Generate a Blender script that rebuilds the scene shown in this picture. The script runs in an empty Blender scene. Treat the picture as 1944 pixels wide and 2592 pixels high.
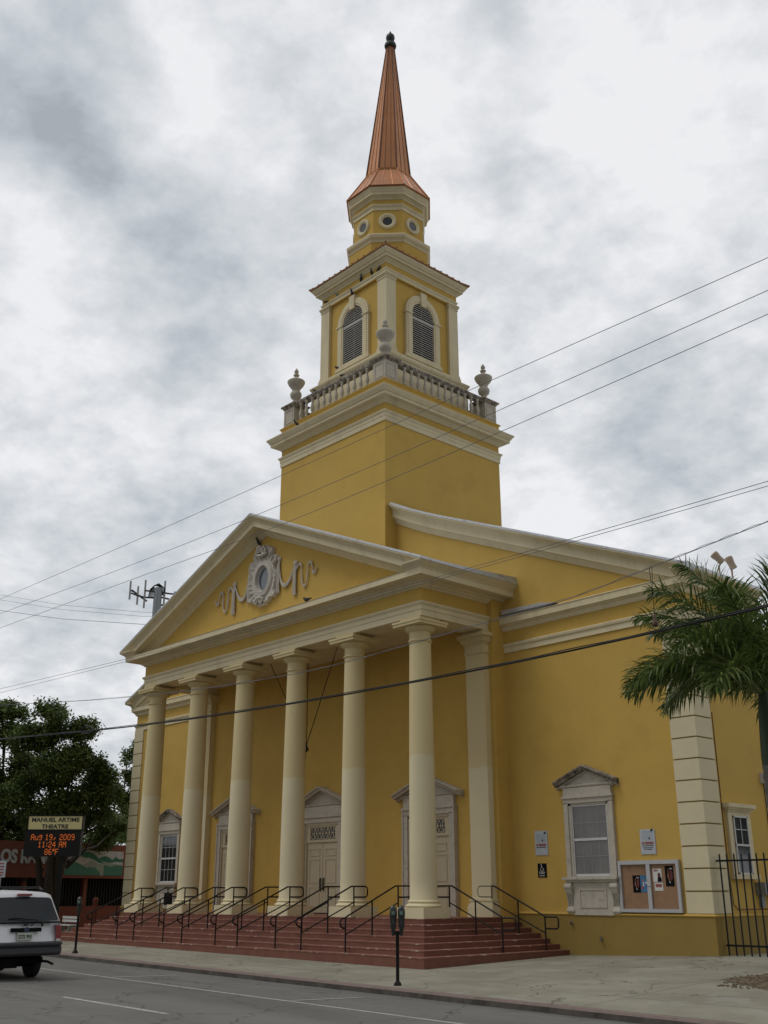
import bpy, math, random
import numpy as np
from mathutils import Vector, Matrix
random.seed(7); rng = np.random.default_rng(11)
C = bpy.context.scene.collection
SC = 0.87                                    # survey units -> metres
# ------------------------------------------------------------------ camera
YAW, PITCH, ROLL = math.radians(47.552), math.radians(19.938), math.radians(-0.108)
CAM = Vector((35.974, -30.134, 1.946))
fw = Vector((-math.sin(YAW)*math.cos(PITCH), math.cos(YAW)*math.cos(PITCH), math.sin(PITCH)))
rt = Vector((math.cos(YAW), math.sin(YAW), 0)); up = rt.cross(fw)
R_ = rt*math.cos(ROLL)+up*math.sin(ROLL); U_ = -rt*math.sin(ROLL)+up*math.cos(ROLL)
cd = bpy.data.cameras.new('camera'); cam = bpy.data.objects.new('camera', cd); C.objects.link(cam)
cd.sensor_fit = 'HORIZONTAL'; cd.sensor_width = 36.0; cd.lens = 2659.75/1944*36.0
cd.clip_start = 0.1; cd.clip_end = 5000
M = Matrix((R_, U_, -fw)).transposed().to_4x4(); M.translation = CAM*SC
cam.matrix_world = M
bpy.context.scene.camera = cam
# ------------------------------------------------------------------ world, sun, exposure
SUN_EL, SUN_ROT = math.radians(62), math.radians(205)
wd = bpy.data.worlds.new('World'); bpy.context.scene.world = wd; wd.use_nodes = True
nt = wd.node_tree; nt.nodes.clear()
def N(t, **k):
    n = nt.nodes.new(t)
    for a, b in k.items():
        if a == 'ins':
            for i, v in b.items():
                if hasattr(v, 'links') or isinstance(v, bpy.types.NodeSocket): nt.links.new(v, n.inputs[i])
                else: n.inputs[i].default_value = v
        else: setattr(n, a, b)
    return n
def pxdir(u, v):
    d = fw*2659.75+R_*(u-972)+U_*(1296-v); d.normalize(); return d
tc = N('ShaderNodeTexCoord'); gen = tc.outputs['Generated']
sky = N('ShaderNodeTexSky', sky_type='NISHITA', sun_disc=False, sun_elevation=SUN_EL, sun_rotation=SUN_ROT)
# clouds live on the sky's directions; projected on a high flat layer so they flatten towards the horizon
sep = N('ShaderNodeSeparateXYZ', ins={0: gen})
zz = N('ShaderNodeMath', operation='ADD', ins={0: sep.outputs[2], 1: 0.35})
dv = N('ShaderNodeVectorMath', operation='DIVIDE', ins={0: gen, 1: zz.outputs[0]})
w1 = N('ShaderNodeTexNoise', ins={'Vector': dv.outputs[0], 'Scale': 4.5, 'Detail': 3.0, 'Roughness': 0.5})
wsub = N('ShaderNodeVectorMath', operation='SUBTRACT', ins={0: w1.outputs['Color'], 1: (0.5, 0.5, 0.5)})
wsc = N('ShaderNodeVectorMath', operation='SCALE', ins={0: wsub.outputs[0], 'Scale': 0.20})
wdir = N('ShaderNodeVectorMath', operation='ADD', ins={0: gen, 1: wsc.outputs[0]})
n1 = N('ShaderNodeTexNoise', ins={'Vector': dv.outputs[0], 'Scale': 3.3, 'Detail': 8.0, 'Roughness': 0.47, 'Distortion': 0.1})
n2 = N('ShaderNodeTexNoise', ins={'Vector': dv.outputs[0], 'Scale': 17.0, 'Detail': 8.0, 'Roughness': 0.58, 'Distortion': 0.15})
nm = N('ShaderNodeMath', operation='MULTIPLY_ADD', ins={0: n1.outputs[0], 1: 0.95, 2: 0.0})
acc = N('ShaderNodeMath', operation='MULTIPLY_ADD', ins={0: n2.outputs[0], 1: 0.70, 2: nm.outputs[0]}).outputs[0]
BLOBS = [(60, 150, 260, -0.36), (190, 250, 190, -0.22), (330, 470, 210, -0.115), (420, 640, 200, -0.188), (480, 820, 230, -0.178), (330, 760, 160, -0.104),
         (1220, 60, 110, -0.188), (1255, 230, 110, -0.209), (1260, 420, 120, -0.188), (1240, 620, 130, -0.146), (1200, 760, 140, -0.079),
         (390, 110, 170, 0.10), (350, 260, 140, 0.09), (700, 60, 250, 0.05), (1000, 150, 150, 0.063), (560, 430, 160, 0.063), (700, 620, 170, 0.027),
         (150, 560, 190, 0.042), (150, 900, 200, 0.063), (1480, 330, 210, 0.073), (1850, 120, 200, 0.027), (1640, 560, 200, 0.031),
         (1500, 900, 260, -0.063), (1620, 1020, 230, -0.094), (520, 1060, 220, -0.131), (640, 900, 180, -0.079), (250, 1250, 300, -0.027), (150, 1620, 320, -0.157),
         (60, 1400, 220, -0.031), (1500, 1230, 200, 0.031), (1850, 900, 200, 0.052), (1400, 760, 160, 0.027), (1900, 420, 160, -0.031)]
for (u, v, r, a) in BLOBS:
    d = pxdir(u, v)
    dt = N('ShaderNodeVectorMath', operation='DISTANCE', ins={0: wdir.outputs[0], 1: tuple(d)})
    mr = N('ShaderNodeMapRange', interpolation_type='SMOOTHERSTEP', ins={0: dt.outputs['Value'], 1: r*1.55/2750, 2: 0.0, 3: 0.0, 4: a})
    acc = N('ShaderNodeMath', operation='ADD', ins={0: acc, 1: mr.outputs[0]}).outputs[0]
n3 = N('ShaderNodeTexNoise', ins={'Vector': dv.outputs[0], 'Scale': 5.5, 'Detail': 9.0, 'Roughness': 0.56, 'Lacunarity': 2.2})
rg = N('ShaderNodeMath', operation='SUBTRACT', ins={0: n3.outputs[0], 1: 0.5}); rg = N('ShaderNodeMath', operation='ABSOLUTE', ins={0: rg.outputs[0]})   # billows: thin dark creases between bright puffs
rg = N('ShaderNodeMapRange', ins={0: rg.outputs[0], 1: 0.0, 2: 0.14, 3: -0.11, 4: 0.04})
acc = N('ShaderNodeMath', operation='ADD', ins={0: acc, 1: rg.outputs[0]}).outputs[0]
acc = N('ShaderNodeMath', operation='MULTIPLY_ADD', ins={0: acc, 1: 1.0, 2: 0.085}).outputs[0]
cr = N('ShaderNodeValToRGB', ins={0: acc}); e = cr.color_ramp.elements
e[0].position = 0.26; e[0].color = (0.41, 0.445, 0.485, 1)
e[1].position = 1.12 if False else 1.0; e[1].color = (0.93, 0.93, 0.95, 1)
x = e.new(0.55); x.color = (0.585, 0.625, 0.665, 1)
x = e.new(0.76); x.color = (0.735, 0.76, 0.79, 1)
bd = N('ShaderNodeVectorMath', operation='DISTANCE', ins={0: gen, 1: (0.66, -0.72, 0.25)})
bk = N('ShaderNodeMapRange', interpolation_type='SMOOTHSTEP', ins={0: bd.outputs['Value'], 1: 0.5, 2: 1.45, 3: 4.2, 4: 9.6})  # unseen cloud behind the camera, added darker to weaken frontal light on the building
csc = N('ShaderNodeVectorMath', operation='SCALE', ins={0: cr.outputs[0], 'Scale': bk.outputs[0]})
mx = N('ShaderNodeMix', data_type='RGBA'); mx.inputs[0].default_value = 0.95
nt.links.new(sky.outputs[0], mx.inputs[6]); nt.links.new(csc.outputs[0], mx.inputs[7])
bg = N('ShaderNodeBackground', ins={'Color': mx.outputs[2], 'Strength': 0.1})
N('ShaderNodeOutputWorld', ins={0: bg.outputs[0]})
sd = bpy.data.lights.new('sun', 'SUN'); sd.energy = 0.95; sd.angle = math.radians(25); sd.color = (1, 0.96, 0.9)
sun = bpy.data.objects.new('sun', sd); C.objects.link(sun)
# sun behind the cloud, high over the street side, slightly to the right
sv = Vector((math.cos(SUN_EL)*math.sin(SUN_ROT), math.cos(SUN_EL)*math.cos(SUN_ROT), math.sin(SUN_EL)))
sun.rotation_euler = sv.to_track_quat('Z', 'Y').to_euler(); sun.location = (0, -20, 60)
vs = bpy.context.scene.view_settings
vs.view_transform = 'Standard'; vs.look = 'None'; vs.gamma = 1; vs.exposure = 0.0
# ------------------------------------------------------------------ materials
MATS = {}
def mat(name, col, rough=0.8, var=0.12, vscale=3.0, bump=0.15, bscale=60.0, metal=0.0, spec=0.3, stain=None, sscale=1.5, sthr=(0.55, 0.72), streak=False, hook=None, emit=None, detail=5):
    m = bpy.data.materials.new(name); m.use_nodes = True; t = m.node_tree; t.nodes.clear()
    def n(ty, ins=None, **k):
        q = t.nodes.new(ty)
        for a, b in k.items(): setattr(q, a, b)
        for i, v in (ins or {}).items():
            if isinstance(v, bpy.types.NodeSocket): t.links.new(v, q.inputs[i])
            else: q.inputs[i].default_value = v
        return q
    tcn = n('ShaderNodeNewGeometry'); P = tcn.outputs['Position']
    nz = n('ShaderNodeTexNoise', {'Vector': P, 'Scale': vscale, 'Detail': float(detail), 'Roughness': 0.6})
    mr = n('ShaderNodeMapRange', {0: nz.outputs[0], 1: 0.25, 2: 0.75, 3: 1-var, 4: 1+var})
    base = n('ShaderNodeVectorMath', {0: tuple(col[:3]), 'Scale': mr.outputs[0]}, operation='SCALE').outputs[0]
    if stain:
        vec = P
        if streak: vec = n('ShaderNodeMapping', {0: P, 3: (1, 1, 0.18)}).outputs[0]
        ns = n('ShaderNodeTexNoise', {'Vector': vec, 'Scale': sscale, 'Detail': 9.0, 'Roughness': 0.68})
        ms = n('ShaderNodeMapRange', {0: ns.outputs[0], 1: sthr[0], 2: sthr[1], 3: 0.0, 4: 1.0})
        mm = n('ShaderNodeMix', data_type='RGBA'); t.links.new(ms.outputs[0], mm.inputs[0]); t.links.new(base, mm.inputs[6]); mm.inputs[7].default_value = (*stain, 1)
        base = mm.outputs[2]
    if hook: base = hook(t, n, P, base)
    b = n('ShaderNodeBsdfPrincipled', {'Base Color': base, 'Roughness': rough, 'Metallic': metal, 'Specular IOR Level': spec})
    if bump:
        nb = n('ShaderNodeTexNoise', {'Vector': P, 'Scale': bscale, 'Detail': 3.0})
        bp = n('ShaderNodeBump', {'Strength': bump, 'Distance': 0.02, 'Height': nb.outputs[0]}); t.links.new(bp.outputs[0], b.inputs['Normal'])
    if emit: b.inputs['Emission Color'].default_value = (*emit[0], 1); b.inputs['Emission Strength'].default_value = emit[1]
    o = n('ShaderNodeOutputMaterial', {0: b.outputs[0]}); MATS[name] = m; return m
def mixc(t, n, fac, a, bcol):
    mm = n('ShaderNodeMix', data_type='RGBA'); t.links.new(fac, mm.inputs[0]); t.links.new(a, mm.inputs[6])
    if isinstance(bcol, bpy.types.NodeSocket): t.links.new(bcol, mm.inputs[7])
    else: mm.inputs[7].default_value = (*bcol, 1)
    return mm.outputs[2]
YEL = (0.56, 0.368, 0.088)
def stucco_hook(t, n, P, base):
    mp = n('ShaderNodeMapping', {0: P, 3: (2.2, 2.2, 0.16)})           # rain streaks running down
    nz = n('ShaderNodeTexNoise', {'Vector': mp.outputs[0], 'Scale': 1.0, 'Detail': 7.0, 'Roughness': 0.65})
    f = n('ShaderNodeMapRange', {0: nz.outputs[0], 1: 0.56, 2: 0.78, 3: 0.0, 4: 0.12}); out = mixc(t, n, f.outputs[0], base, (0.30, 0.215, 0.075))
    nz = n('ShaderNodeTexNoise', {'Vector': P, 'Scale': 0.22, 'Detail': 4.0})
    f = n('ShaderNodeMapRange', {0: nz.outputs[0], 1: 0.5, 2: 0.56, 3: 0.0, 4: 0.16}); return mixc(t, n, f.outputs[0], out, (0.54, 0.38, 0.11))
yellow = mat('yellow_stucco', YEL, 0.88, 0.06, 0.9, 0.45, 48, stain=(0.48, 0.31, 0.075), sscale=0.6, sthr=(0.5, 0.8), hook=stucco_hook)
yellow_dk = mat('ochre_base_paint', (0.285, 0.195, 0.052), 0.85, 0.08, 1.2, 0.35, 55, stain=(0.27, 0.18, 0.06), sscale=1.0, streak=True)
CRE = (0.66, 0.575, 0.375)
cream = mat('cream_trim_paint', CRE, 0.75, 0.05, 1.4, 0.12, 40, stain=(0.46, 0.39, 0.25), sscale=1.6, sthr=(0.52, 0.85), streak=True)
def twotone(t, n, P, base):
    s = n('ShaderNodeSeparateXYZ', {0: P}); nz = n('ShaderNodeTexNoise', {'Vector': P, 'Scale': 1.3, 'Detail': 3.0})
    a = n('ShaderNodeMath', {0: nz.outputs[0], 1: 0.35, 2: s.outputs[2]}, operation='MULTIPLY_ADD')
    oi = n('ShaderNodeObjectInfo'); a = n('ShaderNodeMath', {0: oi.outputs['Random'], 1: 0.22, 2: a.outputs[0]}, operation='MULTIPLY_ADD')
    f = n('ShaderNodeMapRange', {0: a.outputs[0], 1: 6.45*SC+0.16, 2: 6.45*SC+0.22, 3: 0.0, 4: 1.0})
    return mixc(t, n, f.outputs[0], base, (0.625, 0.52, 0.285))
column_m = mat('column_cream_paint', (0.67, 0.595, 0.39), 0.7, 0.04, 1.0, 0.15, 45, hook=twotone)
quoin_m = mat('quoin_cream_paint', (0.64, 0.565, 0.375), 0.75, 0.06, 1.2, 0.2, 45)
stone = mat('weathered_cast_stone', (0.49, 0.45, 0.375), 0.9, 0.10, 4.0, 0.4, 35, stain=(0.21, 0.165, 0.12), sscale=7.0, sthr=(0.55, 0.80))
stone_dk = mat('blackened_cast_stone', (0.34, 0.30, 0.25), 0.92, 0.3, 6.0, 0.5, 35, stain=(0.05, 0.045, 0.04), sscale=5.0, sthr=(0.42, 0.62))
carved = mat('carved_pinkish_stone', (0.52, 0.48, 0.42), 0.85, 0.12, 6.0, 0.4, 30, stain=(0.25, 0.22, 0.2), sscale=6.0, sthr=(0.58, 0.75))
louvre_m = mat('grey_louvre_paint', (0.42, 0.40, 0.37), 0.6, 0.06, 4, 0.05)
dark = mat('dark_interior', (0.008, 0.008, 0.008), 0.95, 0.1, 3, 0, spec=0.1)
black = mat('black_painted_metal', (0.009, 0.0095, 0.009), 0.5, 0.15, 12, 0.1, 80, spec=0.22)
pale_metal = mat('pale_roof_flashing', (0.52, 0.53, 0.55), 0.4, 0.12, 4, 0.1, 20, metal=0.35, stain=(0.28, 0.27, 0.26), sscale=3)
def copper_hook(t, n, P, base):
    return base
copper = mat('copper_sheet', (0.42, 0.185, 0.080), 0.42, 0.12, 1.2, 0.05, 8, metal=0.7, spec=0.5, stain=(0.28, 0.12, 0.055), sscale=1.2, sthr=(0.5, 0.8), streak=True)
copper_seam = mat('copper_seam_dark', (0.13, 0.055, 0.035), 0.5, 0.1, 3, 0, metal=0.4)
bronze = mat('dark_green_bronze', (0.03, 0.045, 0.04), 0.5, 0.2, 6, 0.1)
def pane_hook(c1, c2):
    def h(t, n, P, base):
        nz = n('ShaderNodeTexNoise', {'Vector': P, 'Scale': 1.7, 'Detail': 2.0}); f = n('ShaderNodeMapRange', {0: nz.outputs[0], 1: 0.35, 2: 0.65, 3: 0.0, 4: 1.0})
        return mixc(t, n, f.outputs[0], base, c2)
    return h
glass_dk = mat('dark_window_glass', (0.02, 0.024, 0.026), 0.08, 0.2, 2, 0.02, 3, spec=0.6)
glass_blind = mat('glass_over_pale_blind', (0.16, 0.15, 0.14), 0.15, 0.1, 2, 0.02, 3, spec=0.5, hook=pane_hook(0, (0.125, 0.12, 0.115)))
glass_sky = mat('oval_window_glass', (0.10, 0.12, 0.14), 0.12, 0.1, 2, 0, spec=0.6)
white_frame = mat('white_window_frame', (0.58, 0.58, 0.57), 0.5, 0.05, 4, 0.05)
bar_m = mat('grey_glazing_bar', (0.33, 0.33, 0.32), 0.5, 0.05, 4, 0)
step_m = mat('terracotta_step_paint', (0.185, 0.076, 0.050), 0.65, 0.12, 2.5, 0.25, 40, stain=(0.15, 0.05, 0.04), sscale=1.2, sthr=(0.48, 0.75))
nosing_m = mat('worn_step_edge', (0.225, 0.100, 0.070), 0.7, 0.2, 4, 0.3, 40, stain=(0.55, 0.45, 0.40), sscale=4.0, sthr=(0.58, 0.63))
door_m = mat('cream_door_paint', (0.52, 0.45, 0.31), 0.55, 0.04, 2, 0.05, 30)
def pave_hook(t, n, P, base):
    s = n('ShaderNodeSeparateXYZ', {0: P}); out = base
    for ax, per, off in ((0, 3.1, 0.4), (1, 1.9, 0.3)):
        nz = n('ShaderNodeTexNoise', {'Vector': P, 'Scale': 2.5, 'Detail': 3.0})
        a = n('ShaderNodeMath', {0: nz.outputs[0], 1: 0.05, 2: s.outputs[ax]}, operation='MULTIPLY_ADD')
        a = n('ShaderNodeMath', {0: a.outputs[0], 1: off}, operation='ADD')
        w = n('ShaderNodeMath', {0: a.outputs[0], 1: per}, operation='PINGPONG')
        f = n('ShaderNodeMapRange', {0: w.outputs[0], 1: 0.0, 2: 0.028, 3: 0.85, 4: 0.0})
        out = mixc(t, n, f.outputs[0], out, (0.055, 0.05, 0.04))
    # big blotches and cracks
    nz = n('ShaderNodeTexNoise', {'Vector': P, 'Scale': 0.38, 'Detail': 7.0, 'Roughness': 0.6})
    f = n('ShaderNodeMapRange', {0: nz.outputs[0], 1: 0.44, 2: 0.60, 3: 0.0, 4: 0.55}); out = mixc(t, n, f.outputs[0], out, (0.175, 0.16, 0.12))
    wn = n('ShaderNodeTexNoise', {'Vector': P, 'Scale': 1.5, 'Detail': 3.0}); wa = n('ShaderNodeVectorMath', {0: P, 1: wn.outputs['Color']}, operation='ADD')
    vo = n('ShaderNodeTexVoronoi', {'Vector': wa.outputs[0], 'Scale': 0.33}, feature='DISTANCE_TO_EDGE')
    f = n('ShaderNodeMapRange', {0: vo.outputs['Distance'], 1: 0.0, 2: 0.008, 3: 0.9, 4: 0.0}); out = mixc(t, n, f.outputs[0], out, (0.045, 0.042, 0.034))
    nz = n('ShaderNodeTexNoise', {'Vector': P, 'Scale': 0.9, 'Detail': 2.0}); f = n('ShaderNodeMapRange', {0: nz.outputs[0], 1: 0.62, 2: 0.66, 3: 0.0, 4: 0.5}); out = mixc(t, n, f.outputs[0], out, (0.31, 0.30, 0.26))
    nz = n('ShaderNodeTexNoise', {'Vector': P, 'Scale': 3.2, 'Detail': 8.0, 'Roughness': 0.75})
    f = n('ShaderNodeMapRange', {0: nz.outputs[0], 1: 0.60, 2: 0.72, 3: 0.0, 4: 0.8}); out = mixc(t, n, f.outputs[0], out, (0.085, 0.075, 0.055))
    return out
pave = mat('old_concrete_pavement', (0.275, 0.26, 0.205), 0.92, 0.12, 1.6, 0.4, 50, hook=pave_hook)
def asphalt_hook(t, n, P, base):
    mp = n('ShaderNodeMapping', {0: P, 3: (0.12, 1.0, 1.0)})
    nz = n('ShaderNodeTexNoise', {'Vector': mp.outputs[0], 'Scale': 0.9, 'Detail': 6.0, 'Roughness': 0.6})
    f = n('ShaderNodeMapRange', {0: nz.outputs[0], 1: 0.40, 2: 0.65, 3: 0.0, 4: 0.65}); out = mixc(t, n, f.outputs[0], base, (0.088, 0.087, 0.082))
    nz = n('ShaderNodeTexNoise', {'Vector': P, 'Scale': 90.0, 'Detail': 2.0})
    f = n('ShaderNodeMapRange', {0: nz.outputs[0], 1: 0.45, 2: 0.7, 3: 0.0, 4: 0.35}); out = mixc(t, n, f.outputs[0], out, (0.25, 0.245, 0.23))
    wn = n('ShaderNodeTexNoise', {'Vector': P, 'Scale': 1.2, 'Detail': 4.0}); wa = n('ShaderNodeVectorMath', {0: P, 1: wn.outputs['Color']}, operation='ADD')
    vo = n('ShaderNodeTexVoronoi', {'Vector': wa.outputs[0], 'Scale': 0.28}, feature='DISTANCE_TO_EDGE')
    f = n('ShaderNodeMapRange', {0: vo.outputs['Distance'], 1: 0.0, 2: 0.007, 3: 0.75, 4: 0.0}); out = mixc(t, n, f.outputs[0], out, (0.03, 0.03, 0.028))
    nz = n('ShaderNodeTexNoise', {'Vector': P, 'Scale': 1.4, 'Detail': 5.0}); f = n('ShaderNodeMapRange', {0: nz.outputs[0], 1: 0.60, 2: 0.70, 3: 0.0, 4: 0.55}); return mixc(t, n, f.outputs[0], out, (0.075, 0.073, 0.068))
asphalt = mat('worn_asphalt', (0.150, 0.148, 0.135), 0.9, 0.10, 0.8, 0.5, 90, hook=asphalt_hook)
line_m = mat('worn_white_road_paint', (0.42, 0.42, 0.40), 0.8, 0.15, 4, 0.3, 80, stain=(0.19, 0.19, 0.18), sscale=7, sthr=(0.5, 0.68))
kerb_top = mat('faded_red_kerb_paint', (0.225, 0.17, 0.15), 0.9, 0.15, 3, 0.3, 40, stain=(0.13, 0.115, 0.095), sscale=3, sthr=(0.48, 0.7))
kerb_face = mat('dirty_kerb_concrete', (0.085, 0.075, 0.065), 0.92, 0.25, 2.5, 0.4, 40, stain=(0.03, 0.027, 0.022), sscale=1.5, sthr=(0.45, 0.7))
earth = mat('distant_ground', (0.13, 0.12, 0.09), 0.95, 0.2, 0.2, 0.2, 10)
gravel_m = mat('brown_gravel', (0.15, 0.115, 0.075), 0.95, 0.4, 22, 0.8, 30)
def island(col, col2, name, rough=0.6, trans=True):
    m = bpy.data.materials.new(name); m.use_nodes = True; t = m.node_tree; b = t.nodes['Principled BSDF']; o = t.nodes['Material Output']
    g = t.nodes.new('ShaderNodeNewGeometry'); r = t.nodes.new('ShaderNodeValToRGB'); t.links.new(g.outputs['Random Per Island'], r.inputs[0])
    r.color_ramp.elements[0].color = (*col, 1); r.color_ramp.elements[1].color = (*col2, 1)
    t.links.new(r.outputs[0], b.inputs['Base Color']); b.inputs['Roughness'].default_value = rough; b.inputs['Specular IOR Level'].default_value = 0.35
    if trans:
        tr = t.nodes.new('ShaderNodeBsdfTranslucent'); mxs = t.nodes.new('ShaderNodeMixShader'); mxs.inputs[0].default_value = 0.22
        t.links.new(r.outputs[0], tr.inputs[0]); t.links.new(b.outputs[0], mxs.inputs[1]); t.links.new(tr.outputs[0], mxs.inputs[2]); t.links.new(mxs.outputs[0], o.inputs[0])
    return m
leaf_m = island((0.03, 0.06, 0.013), (0.135, 0.185, 0.04), 'broad_leaf_green')
leaf_light = island((0.07, 0.12, 0.03), (0.14, 0.20, 0.06), 'pale_leaf_green')
palm_m = island((0.035, 0.07, 0.014), (0.15, 0.21, 0.05), 'palm_leaflet_green', 0.35)
bark = mat('dark_bark', (0.045, 0.036, 0.028), 0.95, 0.3, 8, 0.8, 12)
palm_bark = mat('grey_palm_trunk', (0.13, 0.12, 0.105), 0.9, 0.25, 6, 0.5, 14)
palm_green = mat('green_palm_crownshaft', (0.028, 0.045, 0.018), 0.5, 0.2, 5, 0.1)
grey_metal = mat('grey_galvanised_metal', (0.25, 0.27, 0.28), 0.5, 0.1, 5, 0.05, metal=0.3)
antenna_m = mat('pale_antenna_panel', (0.33, 0.33, 0.33), 0.6, 0.05, 5, 0)
fixture_m = mat('beige_floodlight_paint', (0.42, 0.33, 0.25), 0.6, 0.08, 5, 0.05)
alu = mat('aluminium_board_frame', (0.46, 0.46, 0.47), 0.45, 0.05, 5, 0.05, metal=0.3)
cork = mat('brown_cork', (0.30, 0.18, 0.105), 0.9, 0.14, 9, 0.3, 80, stain=(0.15, 0.09, 0.06), sscale=2.2, sthr=(0.52, 0.75), streak=True)
sign_white = mat('faded_white_sign_face', (0.44, 0.47, 0.50), 0.6, 0.08, 9, 0)
sign_grey = mat('sign_blue_grey_print', (0.36, 0.41, 0.44), 0.6, 0.15, 12, 0)
red_ink = mat('red_print', (0.30, 0.09, 0.085), 0.6, 0.05, 5, 0)
dark_ink = mat('dark_print', (0.03, 0.03, 0.035), 0.6, 0.05, 5, 0)
white_ink = mat('white_print', (0.6, 0.6, 0.58), 0.6, 0.05, 5, 0)
blue_ink = mat('blue_poster_print', (0.05, 0.16, 0.32), 0.5, 0.3, 14, 0)
skin_ink = mat('poster_skin_tone', (0.35, 0.17, 0.10), 0.6, 0.2, 20, 0)
wine_ink = mat('poster_maroon', (0.12, 0.03, 0.03), 0.5, 0.4, 14, 0)
red_wall = mat('terracotta_shop_wall', (0.17, 0.055, 0.036), 0.85, 0.08, 1.5, 0.2, 30)
mural_m = {k: mat('mural_'+k, c, 0.8, 0.25, 7, 0) for k, c in dict(sky=(0.42, 0.42, 0.44), green=(0.035, 0.15, 0.10), teal=(0.06, 0.17, 0.13), mist=(0.26, 0.29, 0.26)).items()}
led_sign = mat('marquee_cream_panel', (0.62, 0.56, 0.28), 0.5, 0.03, 3, 0)
led = mat('orange_led', (0.5, 0.12, 0.02), 0.5, 0, 3, 0, emit=((1.0, 0.20, 0.03), 0.26))
van_white = mat('white_car_paint', (0.74, 0.75, 0.77), 0.22, 0.02, 3, 0, spec=0.6)
van_dark = mat('dark_grey_bumper_plastic', (0.045, 0.047, 0.05), 0.55, 0.1, 5, 0.05)
van_glass = mat('tinted_car_glass', (0.02, 0.024, 0.027), 0.12, 0.1, 3, 0, spec=0.28)
van_red = mat('red_tail_lamp', (0.22, 0.015, 0.015), 0.2, 0.1, 8, 0, spec=0.6)
rubber = mat('tyre_rubber', (0.014, 0.014, 0.014), 0.85, 0.1, 20, 0.2)
plate_m = mat('number_plate_pale', (0.50, 0.52, 0.45), 0.5, 0.1, 9, 0)
pigeon_m = mat('dark_grey_feathers', (0.05, 0.05, 0.055), 0.8, 0.5, 14, 0)
pigeon_l = mat('pale_grey_feathers', (0.25, 0.26, 0.28), 0.8, 0.3, 14, 0)
meter_m = mat('black_meter_housing', (0.014, 0.017, 0.016), 0.3, 0.2, 10, 0.05, spec=0.6)
meter_glass = mat('green_meter_window', (0.12, 0.20, 0.17), 0.15, 0.05, 5, 0, spec=0.6)
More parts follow.
